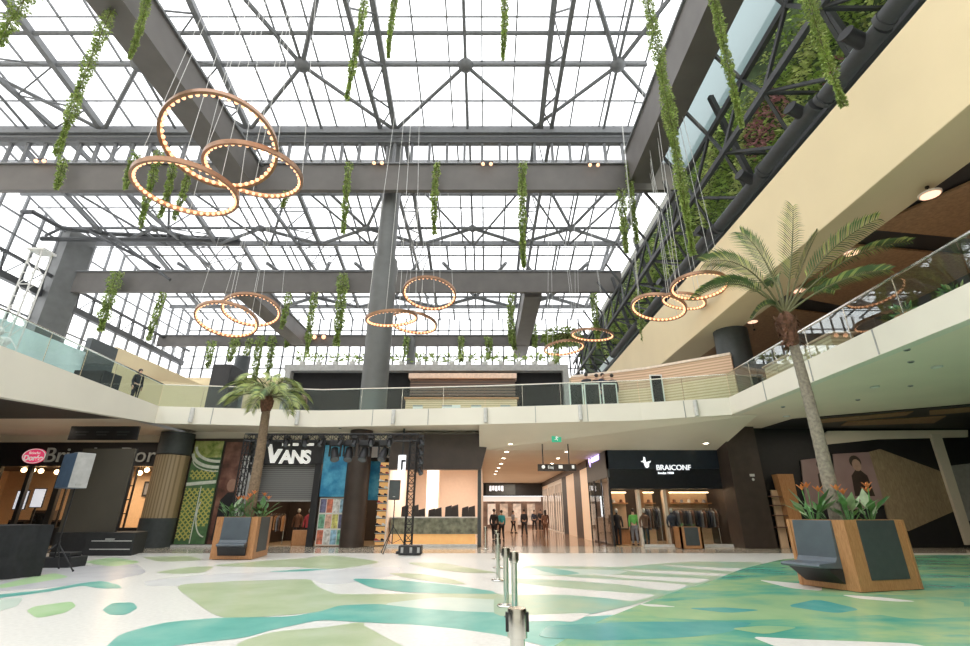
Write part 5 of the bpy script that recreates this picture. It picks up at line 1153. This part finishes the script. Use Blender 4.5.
m = MB(); m.box(p.x - .25, p.x + .25, 24.49, 24.57, p.z + .16, p.z + .22); m.build('housing', M['lgrey'], t)
m = MB(); m.ball((p.x + .02, 24.49, p.z + .09), .035, 0, 8, 6, (1, .3, 1))
for q in (((.02, .06), (-.01, -.04)), ((-.01, -.04), (.06, -.12)), ((-.01, -.04), (-.09, -.09)), ((.02, .05), (.09, .0)), ((.02, .05), (-.06, .03))): m.bar((p.x + q[0][0], 24.485, p.z + q[0][1]), (p.x + q[1][0], 24.485, p.z + q[1][1]), .035, .01, up=(0, 1, 0))
m.build('running_figure', M['signo'], t)
# downlights
def downlight(x, y, z, r, label, group, lit=True):
    t = thing('downlight', label, 'ceiling light', (x, y, z), group)
    m = MB(); m.lathe([(r * 1.35, -.012), (r * 1.35, .02)], (x, y, z), 14); m.build('rim', M['lgrey'] if lit else M['grey'], t); m = MB(); m.lathe([(r, -.022), (r, -.01)], (x, y, z), 14); m.build('lens', (M['white'] if 'right gallery' in label else M['dl']) if lit else M['charcoal'], t)
for i, (u, v) in enumerate(((510.5, 443.7), (506.7, 451.5), (503.5, 458), (501, 463.5), (498.6, 467.5), (496.5, 471), (495, 474))):
    p = onCeil(u, v); downlight(p.x, p.y, p.z - .01, .10, 'lit downlight in the left row along the corridor ceiling, %s from the front' % ORD[i], 'corridor downlights')
for i, (u, v) in enumerate(((577.5, 443.7), (566.7, 451.5), (558, 458), (552, 463.2))):
    p = onCeil(u, v); downlight(p.x, p.y, p.z - .01, .10, 'lit downlight in the right row along the corridor ceiling, %s from the front' % ORD[i], 'corridor downlights')
p = onCeil(706, 443); downlight(p.x, p.y, p.z - .01, .12, 'lit downlight in front of the black pillar', None)
for i, (u, v, l_) in enumerate(((907, 350, 0), (911, 362, 0), (937, 367, 1), (874.7, 387, 1), (910.5, 386, 0), (857.8, 400, 0), (783, 407, 0), (786.5, 416.5, 1), (741, 417, 0), (700, 424, 0))):
    p = onZ(u, v, 5.72); downlight(p.x, p.y, 5.72, .11 if l_ else .06, ('pale round downlight' if l_ else 'small dark spot fitting') + ' in the ceiling under the right gallery, %s from the camera' % ORD[i], 'fittings in the right ceiling', bool(l_))
for i, (u, v) in enumerate(((340, 428), (640, 432), (600, 428))):
    p = onCeil(u, v) if i else onZ(u, v, ZS); downlight(p.x, p.y, p.z - .01, .06, 'small dark spot fitting in the front ceiling above %s' % ('the stage lights', 'the clothing shop sign', 'the corridor mouth')[i], None, False)
# ---- clothing shop right
room('clothing_shop', 6.6, 12.6, 26.5, 31.3, 4.2, M['brownpan'], M['warmfloor'], M['black'])
panel('wall_clothing_fascia', 6.42, 12.7, 3.72, 4.69, 26.1, M['navy'], .3); panel('wall_clothing_band', 6.42, 12.7, 2.72, 3.72, 26.15, M['blackg'], .1)
b = MB(); b.box(6.42, 6.5, 26.1, 31.5, 3.3, 4.69); struct('wall_clothing_side_fascia', b, M['charcoal'])
g = MB(); g.box(7.9, 12.6, 26.2, 26.22, .1, 2.75); struct('window_shopfront_clothing', g, M['shopglass'])
g = MB(); g.box(6.45, 6.47, 26.3, 31.4, .1, 3.3); go = struct('window_shopfront_side', g, M['shopglass'])
b = MB()
for y in (26.3, 28.0, 29.8, 31.4): b.box(6.42, 6.5, y - .05, y + .05, 0, 3.3)
b.build('window_frame', M['black'], go)
panel('baseboard_clothing', 7.9, 12.6, 0, .12, 26.05, M['lgrey'], .2)
t = thing('shop_sign', 'white clothing shop name with bird emblem on the dark navy sign', 'sign', (8.9, 26.08, 4.5))
p = onY(657, 471.2, 26.08); fit_text('lettering', 'BRAICONF', p.x, onY(690.5, 466, 26.08).x, p.z + .06, .27, 26.08, M['signw'], t); p2 = onY(658, 470, 26.08); fit_text('lettering', 'fondat 1950', p.x + .04, p.x + .85, p.z - .14, .11, 26.08, M['signw'], t)
e = onY(645.5, 463, 26.08); s_ = .24
m = MB(); m.prism([(e.x + dx * s_, 26.08, e.z + dz * s_) for dx, dz in ((-.3, 1.3), (.05, 1.2), (.1, .2), (.5, .25), (1.25, .5), (1.05, .1), (.75, -.1), (.7, -.7), (.35, -1.05), (.0, -1.0), (-.25, -.5), (-.35, .1), (-1.0, .3), (-.4, .55))], (0, .03, 0)); m.build('bird_emblem', M['signw'], t)
t = thing('shop_sign', 'small purple glowing sign with bird emblem on the corridor side of the clothing shop', 'sign', (6.4, 28.3, 4.4))
text('lettering', 'BRAICONF', .42, (6.4, 29.8, 4.35), M['signp'], t, .02, rot=(90, 0, -90)); m = MB(); m.prism([(6.38, 30.3 - dx * .3, 4.45 + dz * .3) for dx, dz in ((-.3, 1.3), (.05, 1.2), (.1, .2), (1.25, .5), (.75, -.1), (.35, -1.05), (-.25, -.5), (-1.0, .3))], (.02, 0, 0)); m.build('bird_emblem', M['signp'], t)
for y in (9, 14, 19, 24): point('green_wall_fill', (11.9, y, 21.6), 90, (1, .96, .86), .06)  # added fill lights that brighten the living wall, no real fittings
for i, (xa, xb) in enumerate(((7.95, 8.12), (9.35, 9.5))):
    t = thing('wood_upright', ('pale wooden upright beside the green-shirted person', 'pale wooden upright above the low planter')[i], 'post', (xa, 26.7, 0)); m = MB(); m.box(xa, xb, 26.6, 26.9, 0, 2.7); m.build('post_body', M['pinkwall'], t, bevel=.01); m = MB(); m.box(xa + .1, xb + .25, 26.9, 26.95, .0, 2.7); m.build('post_return', M['orange'], t)
for i, (x0_, x1_) in enumerate(((6.8, 7.7), (8.3, 9.2), (9.7, 12.2))):
    t = thing('lit_shelf', 'wooden shelf with warm strip light, %s from the left in the clothing shop' % ORD[i], 'shelf', ((x0_ + x1_) / 2, 27.6, 2.3), 'lit shelves in the clothing shop')
    m = MB(); m.box(x0_, x1_, 27.5, 28.0, 2.02, 2.08); m.build('shelf_board', M['orange'], t); m = MB(); m.box(x0_, x1_, 27.7, 27.76, 2.58, 2.63); m.build('light_strip', M['stripl'], t); m = MB(); m.box(x0_, x1_, 28.0, 28.06, 0, 2.7); m.build('back_panel', M['orangewall'], t)
    m = MB(); m.box(x0_, x1_, 27.7, 28, 2.63, 2.72); m.build('valance', M['brownpan'], t)
    for k in range(int((x1_ - x0_) / .4)):
        x = x0_ + .2 + .4 * k; tt = thing('hat', 'hat or bag on the lit wooden shelf in the clothing shop', 'hat', (x, 27.75, 2.08), 'items on the lit shelves'); m = MB(); m.lathe([(.15, 2.082), (.15, 2.1), (.085, 2.11), (.08, 2.22), (.05, 2.25)], (x, 27.75, 0), 12); m.build('hat_body', M[('lgrey', 'browncl', 'greycl')[k % 3]], tt)
hanger_rail(8.3, 9.2, 27.1, 1.85, 7, 'clothes rail left in the clothing shop window', 'dark garment on the left rail in the clothing shop window', 'garments on the left shop rail', h=1.1)
hanger_rail(9.75, 12.2, 27.1, 1.75, 16, 'clothes rail behind the low planter in the clothing shop window', 'dark garment on the right rail in the clothing shop window', 'garments on the right shop rail', h=1.0)
mannequin(7.0, 27.4, 'mannequin in black at the corner of the clothing shop', 'darkcl', None); mannequin(7.3, 28.6, 'mannequin in purple top near the clothing shop entrance', 'purplecl', None)
mannequin(8.22, 26.62, 'mannequin in dark red top in the clothing shop window', 'browncl', None); mannequin(9.62, 26.6, 'mannequin in navy jacket in the clothing shop window', 'navycl', None, 'browncl')
t = thing('display_table', 'orange wooden display table inside the clothing shop entrance', 'table', (7.3, 27.6, 0)); m = MB(); m.box(7.0, 7.7, 27.7, 28.2, 0, .75); m.build('table_body', M['orange'], t, bevel=.02); m = MB(); m.box(6.95, 7.75, 27.65, 28.25, .75, .8); m.build('table_top', M['brownpan'], t)
# black pillar
b = MB(); b.add([(12.3, 24.9, 0), (13.95, 25.1, 0), (13.95, 26.2, 0), (12.3, 26.2, 0), (12.3, 24.9, 5.74), (13.95, 25.1, 5.74), (13.95, 26.2, 5.74), (12.3, 26.2, 5.74)], [(0, 1, 5, 4), (1, 2, 6, 5), (2, 3, 7, 6), (3, 0, 4, 7)])
struct('column_black', b, M['brownpan'])
t = thing('wall_notice', 'small white notice on the black pillar', 'notice', onY(753, 478, 25)); p = onY(753, 476, 24.98)
m = MB(); m.box(p.x - .14, p.x + .1, 25.0, 25.06, p.z - .02, p.z + .1); m.build('notice_plate', M['lgrey'], t); m = MB(); m.ball((p.x, 25.03, p.z - .16), .07, 0, 8, 6, (1, .4, 1)); m.build('round_plate', M['lgrey'], t)
# ---- right end: dark wall with wooden wedge and posters
panel('wall_right_end', 13.0, 26, 0, 5.75, 25.6, M['black'], .2)
def poly3(pts, Y): return [onY(u, v, Y) for u, v in pts]
b = MB(); b.prism(poly3([(869, 452), (880, 449), (948, 474), (957, 510), (909, 531), (888, 518), (885, 505)], 25.5), (0, .08, 0)); struct('wall_wood_wedge', b, M['wooddk'])
b = MB(); b.prism(poly3([(828, 431), (968, 430), (968, 437), (880, 439), (831, 444), (815, 446)], 25.4), (0, .15, 0)); struct('trim_6', b, M['soffit'])
b = MB(); b.prism(poly3([(931, 434), (941, 434), (976, 545), (967, 545)], 25.35), (0, .15, 0)); struct('trim_7', b, M['ceil'])
b = MB(); b.prism(poly3([(948, 466), (990, 461), (998, 528), (966, 520)], 25.45), (0, .05, 0)); struct('trim_8', b, M['grey'])
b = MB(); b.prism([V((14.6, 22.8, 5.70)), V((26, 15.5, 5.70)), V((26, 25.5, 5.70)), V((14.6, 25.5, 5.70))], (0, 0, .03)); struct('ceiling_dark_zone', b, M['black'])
for pts in ([(15.6, 22.9), (18.6, 20.7), (19.0, 21.6), (16.2, 23.8)], [(19.2, 20.6), (23, 18), (23.2, 19.6), (20, 21.5)], [(17.5, 23.2), (21, 21.8), (22, 23.6), (18, 24.4)]):
    b = MB(); b.prism([V((x, y, 5.66)) for x, y in pts], (0, 0, .03)); struct('ceiling_osb_patch', b, M['osb'])
def womanposter(label, pts, fx, fz, sc):
    t = thing('fashion_poster', label, 'poster', onY(*pts[0], 25.5)); m = MB(); m.prism(poly3(pts, 25.45), (0, .05, 0)); m.build('poster_sheet', M['posterp'], t)
    m = MB(); m.ball((fx, 25.43, fz), .2 * sc, 0, 12, 8, (1, .06, 1.3)); m.build('printed_face', mat('printed_face_tone', (.42, .28, .22), .5), t)
    m = MB(); m.ball((fx - .02, 25.44, fz + .14 * sc), .25 * sc, 0, 12, 8, (1.05, .05, 1.1)); m.prism([(fx - .42 * sc, 25.445, fz - 1.3 * sc), (fx + .45 * sc, 25.445, fz - 1.3 * sc), (fx + .36 * sc, 25.445, fz - .45 * sc), (fx + .1 * sc, 25.445, fz - .2 * sc), (fx - .1 * sc, 25.445, fz - .2 * sc), (fx - .34 * sc, 25.445, fz - .45 * sc)], (0, .004, 0)); m.build('printed_hair_and_dress', M['brownpan'], t)
f = onY(857, 465, 25.4); womanposter('large mauve fashion poster of a woman beside the wooden wall wedge', [(833, 454), (869, 452), (885, 505), (838, 512)], f.x, f.z, 1.15)
f = onY(822, 467, 25.4); womanposter('mauve fashion poster left of the palm trunk, a dark head at its edge', [(801, 460), (826, 457), (832, 505), (806, 508)], f.x, f.z, .8)
t = thing('wooden_shelf', 'leaning orange wooden shelf unit left of the big planter', 'shelf', onY(790, 550, 24.9)); m = MB(); m.prism(poly3([(777, 474), (793, 474), (806, 540), (806, 557), (800, 557)], 24.9), (0, .5, 0)); m.build('side_panel', M['orange'], t)
m = MB(); m.prism(poly3([(771, 490), (778, 490), (790, 550), (782, 550)], 25.3), (0, .1, 0)); m.build('back_panel', M['orangewall'], t)
for a, b_ in (((771, 497), (783, 497)), ((773, 506), (785, 506)), ((776, 516), (788, 516)), ((778, 528), (791, 528))):
    m = MB(); p, q = onY(*a, 24.95), onY(*b_, 24.95); m.box(p.x, q.x, 24.95, 25.3, p.z, p.z + .05); m.build('shelf', M['browncl'], t)
# ================================================================= UPPER FLOOR
# central kiosk
t = thing('kiosk_building', 'long low grey roofed kiosk behind the far balustrade with wooden slat front', 'kiosk', (-4, 33, ZF))
m = MB(); m.box(-14.2, 5.9, 32.6, 39, 10.9, 11.35); m.build('roof_band', M['grey'], t)
m = MB(); m.box(-14.0, 5.7, 33.2, 39, 6.5, 10.9); m.build('dark_body', mat('kiosk_dark', (.012, .012, .013), .95), t)
m = MB(); m.box(-5.3, 2.2, 32.2, 33.2, 10.25, 10.6); m.build('pale_header', mat('pale_pink_wood', (.75, .55, .42), .5), t)
m = MB(); m.box(-5.2, 2.1, 32.5, 33.2, 9.05, 10.25); m.build('slat_screen', M['slatbrown'], t)
for x in (-14.1, 5.5):
    m = MB(); m.box(x - .0, x + .4, 32.6, 33.2, 6.5, 10.9); m.build('end_post', M['grey'], t)
t = thing('bar_counter', 'pale wooden slatted counter in front of the central kiosk', 'counter', (-1.5, 31.4, ZF)); m = MB(); m.box(-5.2, 2.1, 31.0, 31.8, 6.5, 8.5); m.build('counter_front', M['slatlight'], t); m = MB(); m.box(-5.3, 2.2, 30.9, 31.9, 8.5, 8.62); m.build('counter_top', M['orange'], t)
for i in range(4):
    x = -4.4 + 1.9 * i; tt = thing('menu_panel', 'white menu panel on the pale kiosk counter front, %s from the left' % ORD[i], 'sign', (x, 30.95, 7.2), 'menu panels'); m = MB(); m.box(x - .3, x + (.9 if i == 1 else .35), 30.93, 30.99, 6.9, 8.1); m.build('panel_sheet', M['white'], tt); m = MB(); m.box(x - .3, x + .35, 30.92, 30.93, 8.0, 8.1); m.build('panel_header', M['grey'], tt)
for i in range(16):
    x = -13.2 + 1.2 * i; tt = thing('potted_plant', 'thin leafy plant on the kiosk roof, %s from the left' % ORD[i] if i < 16 else '', 'plant', (x, 33.2, 11.35), 'plants on the kiosk roof')
    m = MB(); m.lathe([(.16, 11.35), (.22, 11.7)], (x, 33.2, 0), 10); m.build('pot', M['lgrey'], tt); m = MB()
    for k in range(26):
        an = rnd.random() * 6.28; el = rnd.uniform(.3, 1.4); L = rnd.uniform(.5, 1.1); d = V((math.cos(an) * math.cos(el), math.sin(an) * math.cos(el), math.sin(el)))
        m.tube([(x, 33.2, 11.65), V((x, 33.2, 11.65)) + d * L * .7], .012, 3); m.leaf(V((x, 33.2, 11.65)) + d * L * .6, d + V((0, 0, -.3)), (-math.sin(an), math.cos(an), 0), .35, .13, k % 3 == 0)
    m.build('leaves', [M['leafA'], M['leafB']], tt)
# curved slatted bar, right
t = thing('slatted_bar', 'long pale wood slatted bar running beside the right gallery corner', 'bar', (8.5, 24, ZF))
P0, P1, P2 = V((4.9, 26.6)), V((8.6, 24.9)), V((12.0, 22.3)); pts = [P0.lerp(P1, i / 4) for i in range(4)] + [P1.lerp(P2, i / 4) for i in range(5)]
def wallstrip(z0, z1, mm, name, off=0.0, th=.25):
    m = MB()
    for i in range(len(pts) - 1):
        a, b = pts[i], pts[i + 1]; n = V((-(b - a).y, (b - a).x)).normalized(); a2, b2 = a - n * off, b - n * off
        m.prism([(a2.x, a2.y, z0), (b2.x, b2.y, z0), (b2.x, b2.y, z1), (a2.x, a2.y, z1)], (n.x * th, n.y * th, 0))
    return m.build(name, mm, t)
wallstrip(7.75, 8.75, M['slatpink'], 'upper_slats'); wallstrip(6.5, 7.75, M['slatlight'], 'lower_slats', .02); wallstrip(8.75, 8.87, mat('pale_bar_top', (.8, .66, .54), .5), 'bar_top', .06, .4)
for i, (u, v, label) in enumerate(((657, 391, 'small white framed board on the slatted bar front'),)):
    p = onY(u, v, 24.0); tt = thing('framed_board', label, 'sign', p); m = MB(); m.box(p.x - .32, p.x + .32, 23.9, 23.95, 6.7, 8.2); m.build('frame', M['white'], tt); m = MB(); m.box(p.x - .25, p.x + .25, 23.88, 23.9, 6.77, 8.13); m.build('dark_face', M['blackg'], tt)
for i, (u0, u1) in enumerate(((569, 583), (584, 600), (602, 617))):
    p, q = onY(u0, 388, 23.9), onY(u1, 388, 23.9); tt = thing('framed_board', 'white framed glass board at the gallery rail below the dark heads, %s from the left' % ORD[i], 'sign', p, 'framed boards at the rail'); m = MB()
    for a_ in ((p.x, p.x + .06, 6.5, 7.75), (q.x - .06, q.x, 6.5, 7.75), (p.x, q.x, 7.69, 7.75)): m.box(a_[0], a_[1], 23.9, 23.96, a_[2], a_[3])
    m.build('frame', M['white'], tt); m = MB(); m.box(p.x + .06, q.x - .06, 23.92, 23.94, 6.5, 7.69); m.build('dark_face', M['blackg'], tt)
for i, (u, v, Y, lb) in enumerate(((93, 360, 30, 'big dark loudspeaker stack behind the left gallery rail'), (222, 368, 30, 'dark loudspeaker stack at the far left gallery corner'))):
    p = onY(u, v, Y); s_ = (1.0, .62)[i]; tt = thing('loudspeaker', lb, 'loudspeaker', (p.x, Y, ZF)); m = MB(); m.box(p.x - s_, p.x + s_, Y, Y + 1.6, 6.5, (10.2, 10.6)[i]); m.build('cabinet', M['osbk'], tt, bevel=.04); m = MB(); m.box(p.x - s_ * .9, p.x + s_ * .9, Y - .03, Y, 6.7, (10.0, 10.4)[i]); m.build('front_grille', M['black'], tt)
tt = thing('lighting_tower', 'white lattice lighting tower on the left gallery', 'truss', (-24, 24, ZF)); m = MB()
p, q = onY(10, 318, 22), onY(24, 250, 22); d_ = .3
for dx, dy in ((-d_, 0), (d_, 0), (d_, 2 * d_), (-d_, 2 * d_)): m.tube([(p.x + dx, 22 + dy, 6.5), (p.x + dx, 22 + dy, q.z)], .035, 6)
n = 12
for i in range(n):
    za, zb = 6.5 + (q.z - 6.5) * i / n, 6.5 + (q.z - 6.5) * (i + 1) / n; s_ = 1 if i % 2 else -1
    m.tube([(p.x - d_ * s_, 22, za), (p.x + d_ * s_, 22, zb)], .03, 4); m.tube([(p.x - d_ * s_, 22 + 2 * d_, za), (p.x + d_ * s_, 22 + 2 * d_, zb)], .03, 4); m.tube([(p.x - d_, 22, zb), (p.x + d_, 22, zb)], .03, 4)
m.build('lattice_mast', M['lgrey'], tt); m = MB(); m.box(p.x - .45, p.x + .45, 21.9, 22.7, q.z, q.z + .1); m.build('top_plate', M['lgrey'], tt)
for k in range(3):
    m = MB(); m.tube([(p.x + .5 - .5 * k, 21.8, 9.3 + .5 * k), (p.x + .6 - .5 * k, 21.3, 9.1 + .5 * k)], [.2, .25], 10); m.build('lamp_head', M['lgrey'], tt)
# tan wall panel far left
p, q = onY(120, 345, 46), onY(203, 385, 46)
b = MB(); b.prism([V((-33.8, 44, 6.5)), V((-27.5, 52, 6.5)), V((-27.5, 52, 14.5)), V((-33.8, 44, 13.4))], (0, .2, 0)); struct('wall_tan_panel', b, M['yellow'])
# upper right gallery furnishings
gp = 'pendant lamps under the right fascia'
for i, (u, v, y_) in enumerate(((930, 194.5, 11.4), (851.5, 252.5, 15.2), (799.5, 290.5, 18.6), (752.5, 321.5, 23))):
    x_, yy, ww = ray(u, v); p = onY(u, v, y_); tt = thing('pendant_lamp', 'warm disc pendant under the right upper ceiling, %s from the camera' % ORD[i], 'lamp', p, gp)
    m = MB(); m.lathe([(.26, -.02), (.28, .03), (.1, .12), (.03, .16)], p, 18); m.build('shade', M['pinkwall'], tt, smooth=True); m = MB(); m.lathe([(.23, -.035), (.23, -.02)], p, 18); m.build('glowing_disc', M['dl2'] if 'dl2' in M else M.setdefault('dl2', lamp_mat('pendant_glow', (1, .60, .42), 1.5)), tt)
    m = MB(); m.tube([p + V((0, 0, .15)), V((p.x, p.y, 10.5))], .012, 5); m.build('cord', M['black'], tt); m = MB(); m.lathe([(.05, 10.3), (.05, 10.37)], (p.x, p.y, 0), 8); m.build('ceiling_rose', M['black'], tt)
for i, (x, y) in enumerate(((12.5, 10.4), (12.7, 11.7), (12.4, 13.0))):
    tt = thing('potted_plant', 'leafy pot plant behind the right balustrade, %s from the camera' % ORD[i], 'plant', (x, y, ZF), 'plants behind the right balustrade'); m = MB(); m.lathe([(.2, ZF), (.28, ZF + .5)], (x, y, 0), 14); m.build('pot', M['orange'] if i == 2 else M['charcoal'], tt); m = MB()
    for k in range(60):
        an = rnd.random() * 6.28; el = rnd.uniform(.1, 1.3); d = V((math.cos(an) * math.cos(el), math.sin(an) * math.cos(el), math.sin(el))); m.leaf(V((x, y, ZF + .48)) + d * rnd.uniform(.05, .3), d, (-math.sin(an), math.cos(an), 0), .22, .09, k % 4 == 0)
    m.build('leaves', [M['leafC'], M['leafB']], tt)
tt = thing('slatted_bench', 'pale slatted wooden seat block behind the right balustrade', 'bench', (12.6, 17, ZF)); m = MB(); m.box(12.0, 12.8, 15.6, 19.8, ZF, ZF + .85); m.build('slatted_front', M['slatlight'], tt); m = MB(); m.box(11.95, 12.9, 15.5, 19.9, ZF + .85, ZF + .93); m.build('seat_top', M['slatpink'], tt)
# ================================================================= PEOPLE
def skin_mesh(nodes, edges, name, m, parent, sub=1):
    me = bpy.data.meshes.new(name); keys = list(nodes); ix = {k: i for i, k in enumerate(keys)}
    me.from_pydata([nodes[k][0] for k in keys], [(ix[a], ix[b]) for a, b in edges], [])
    o = bpy.data.objects.new(name, me); C.objects.link(o); o.modifiers.new('s', 'SKIN')
    for k in keys:
        r = nodes[k][1]; r = r if isinstance(r, tuple) else (r, r); me.skin_vertices[0].data[ix[k]].radius = r; me.skin_vertices[0].data[ix[k]].use_root = (ix[k] == 0)
    s = o.modifiers.new('u', 'SUBSURF'); s.levels = sub; s.render_levels = sub
    nm = bpy.data.meshes.new_from_object(o.evaluated_get(bpy.context.evaluated_depsgraph_get())); bpy.data.objects.remove(o)
    nm.materials.clear(); nm.materials.append(m)
    for p in nm.polygons: p.use_smooth = True; p.material_index = 0
    r = bpy.data.objects.new(name, nm); C.objects.link(r); r.parent = parent; return r
def person(x, y, z, rz, label, top, trou, hgt=1.75, walk=.12, coat=.9, hair='hair', long_hair=False, bag=False, group=None, arms=0.0):
    t = thing('person', label, 'person', (x, y, z), group); t.rotation_euler.z = R(rz); t.scale = (hgt / 1.78,) * 3
    n = {}; e = []
    def N(k, p, r, par=None):
        n[k] = (p, r)
        if par: e.append((par, k))
    N('pel', (0, 0, .95), (.15, .11)); N('sp', (0, .01, 1.14), (.135, .10), 'pel'); N('ch', (0, .01, 1.36), (.165, .115), 'sp'); N('nb', (0, .02, 1.49), .065, 'ch'); N('nk', (0, 0, 1.56), .055, 'nb'); N('hd', (0, -.015, 1.64), (.078, .095), 'nk'); N('ht', (0, -.005, 1.735), (.07, .085), 'hd'); N('no', (0, -.115, 1.645), .014, 'hd')
    for s, sn in ((1, 'l'), (-1, 'r')):
        w_ = walk * s
        N('sh' + sn, (s * .18, .01, 1.43), .062, 'ch'); N('el' + sn, (s * .24, .03 + w_ * .4 - arms * .05, 1.15), .044, 'sh' + sn); N('wr' + sn, (s * .24, -.05 + w_ * .9 - arms * .25, .90 + arms * .2), .030, 'el' + sn); N('pm' + sn, (s * .24, -.07 + w_ * 1.0 - arms * .3, .84 + arms * .2), (.026, .036), 'wr' + sn)
        for q, (dy, L) in enumerate(((-.036, .07), (-.012, .08), (.012, .075), (.034, .06))):
            px, py, pz = n['pm' + sn][0]; N('f%d%s' % (q, sn), (px, py + dy, pz - .04), .010, 'pm' + sn); N('g%d%s' % (q, sn), (px - s * .012, py + dy * 1.05, pz - .04 - L), .008, 'f%d%s' % (q, sn))
        px, py, pz = n['pm' + sn][0]; N('t' + sn, (px - s * .01, py - .055, pz + .0), .010, 'pm' + sn); N('u' + sn, (px - s * .02, py - .065, pz - .045), .008, 't' + sn)
        N('hp' + sn, (s * .095, 0, .90), .10, 'pel'); N('kn' + sn, (s * .10, -.02 - w_ * .9, .50), .062, 'hp' + sn); N('an' + sn, (s * .10, .02 - w_ * 1.9, .10), .042, 'kn' + sn); N('to' + sn, (s * .115, -.13 - w_ * 1.9, .04), .035, 'an' + sn)
    skin_mesh(n, e, 'body', M['skin'], t)
    sub = lambda ks, d: ({k: (n[k][0], tuple(q + d for q in (n[k][1] if isinstance(n[k][1], tuple) else (n[k][1],) * 2))) for k in ks}, [(a, b) for a, b in e if a in ks and b in ks])
    nn_, ee = sub(['pel', 'sp', 'ch', 'nb', 'shl', 'shr', 'ell', 'elr', 'wrl', 'wrr'], .018)
    if coat < .8: nn_['hem'] = ((0, .0, coat), (.19, .14)); ee.append(('pel', 'hem'))
    skin_mesh(nn_, ee, 'jacket', M[top], t)
    nn_, ee = sub(['pel', 'hpl', 'hpr', 'knl', 'knr', 'anl', 'anr'], .016); skin_mesh(nn_, ee, 'trousers', M[trou], t)
    for sn in 'lr':
        a, b = V(n['an' + sn][0]), V(n['to' + sn][0]); m = MB(); m.tube([a + V((0, .05, -.05)), V((a.x, a.y, .05)), b, b + V((0, -.05, -.01))], [.045, .052, .045, .02], 8)
        o = m.build('shoe', M['black']); o.parent = t
    m = MB(); m.ball((0, .018, 1.725), .098, 0, 12, 8, (.95, 1.08, 1.0)); m.v = [V((q.x, q.y + (.04 if q.z < 1.7 and q.y < 0 else 0), q.z)) for q in m.v]
    if long_hair: m.tube([(0, .06, 1.74), (0, .085, 1.6), (0, .08, 1.42)], [.08, .085, .04], 10)
    o = m.build('hair', M[hair], None, True); o.parent = t
    for s in (-1, 1):
        m = MB(); m.ball((s * .032, -.092, 1.672), .011, 0, 6, 4); o = m.build('eye', M['eye']); o.parent = t
    return t
person(2.8, 37.0, 0, 190, 'person in black walking away down the corridor, nearest of the walkers', 'darkcl', 'darkcl', 1.78, .16)
person(4.15, 35.6, 0, 175, 'person with long hair in dark brown coat on the right of the corridor', 'browncl', 'browncl', 1.72, .10, .6, long_hair=True)
person(4.35, 45.6, 0, 10, 'person in dark jacket, left one of the pair far down the corridor', 'navycl', 'darkcl', 1.75, .12)
person(4.98, 46.2, 0, -5, 'person in black, right one of the pair far down the corridor', 'darkcl', 'darkcl', 1.8, .10)
person(2.35, 43, 0, 60, 'person in dark clothes by the pale kiosk in the corridor', 'greycl', 'darkcl', 1.7, .08)
person(.55, 31.0, 0, 160, 'person in dark coat at the left of the corridor mouth behind the posts', 'darkcl', 'darkcl', 1.76, .05, .7)
person(1.0, 31.6, 0, 200, 'person in a teal jacket at the corridor mouth behind the posts', 'teal_cl', 'darkcl', 1.7, .06)
person(7.75, 27.0, 0, 180, 'person in a bright green shirt with back turned in the clothing shop', 'greencl', 'greycl', 1.76, .04)
# people on the upper gallery
p = onY(150, 370, 26.5); person(-17.35, 23.3, ZF, 70, 'person in dark clothes standing on the left upper gallery', 'darkcl', 'darkcl', 1.8, .02)
p = onY(304, 390, 27.5); person(p.x, 27.5, ZF, 30, 'person in a dark top beside the left palm on the upper gallery', 'browncl', 'darkcl', 1.7, .03)
for i, (u, lb) in enumerate(((586, 'person in black at the upper rail, leftmost of the dark heads by the slatted bar'), (596, 'person in black at the upper rail, second of the dark heads by the slatted bar'), (602.5, 'person in navy at the upper rail, third of the dark heads by the slatted bar'), (611.5, 'person in black at the upper rail, rightmost of the dark heads by the slatted bar'))):
    p = onY(u, 376, 24.6 + .2 * (i % 2)); person(p.x, 24.6 + .2 * (i % 2), ZF, (160, 200, 20, 180)[i], lb, ('darkcl', 'darkcl', 'navycl', 'darkcl')[i], 'darkcl', 1.95, .02)
# ================================================================= LIGHTS
W1 = (1, .74, .5); W2 = (1, .85, .7)
area('bakery_light', (-21, 29, 3.8), 6, 420, W1, sy=3); area('shoe_shop_light', (-9, 28.5, 4.1), 3, 140, W1); area('bright_shop_light', (-2.7, 29.5, 4.2), 3.6, 380, (1, .86, .76), sy=5)
area('clothing_light', (9.4, 27.4, 4.0), 4.4, 260, W1, sy=2.5); area('corridor_light', (3, 32, 4.6), 2, 260, W2, sy=8); area('corridor_light', (3, 44, 4.6), 2, 300, W2, sy=10); area('corridor_light', (3, 53, 4.6), 2, 260, W2, sy=6)
area('gallery_light', (17, 12, 10.2), 3, 160, W1, sy=14); area('right_ground_light', (18, 21, 5.6), 3, 120, W2); area('left_ground_light', (-21, 23.5, 5.3), 3, 110, W2); area('far_bar_light', (-1.5, 32, 9.0), 5, 90, W2, sy=.6)
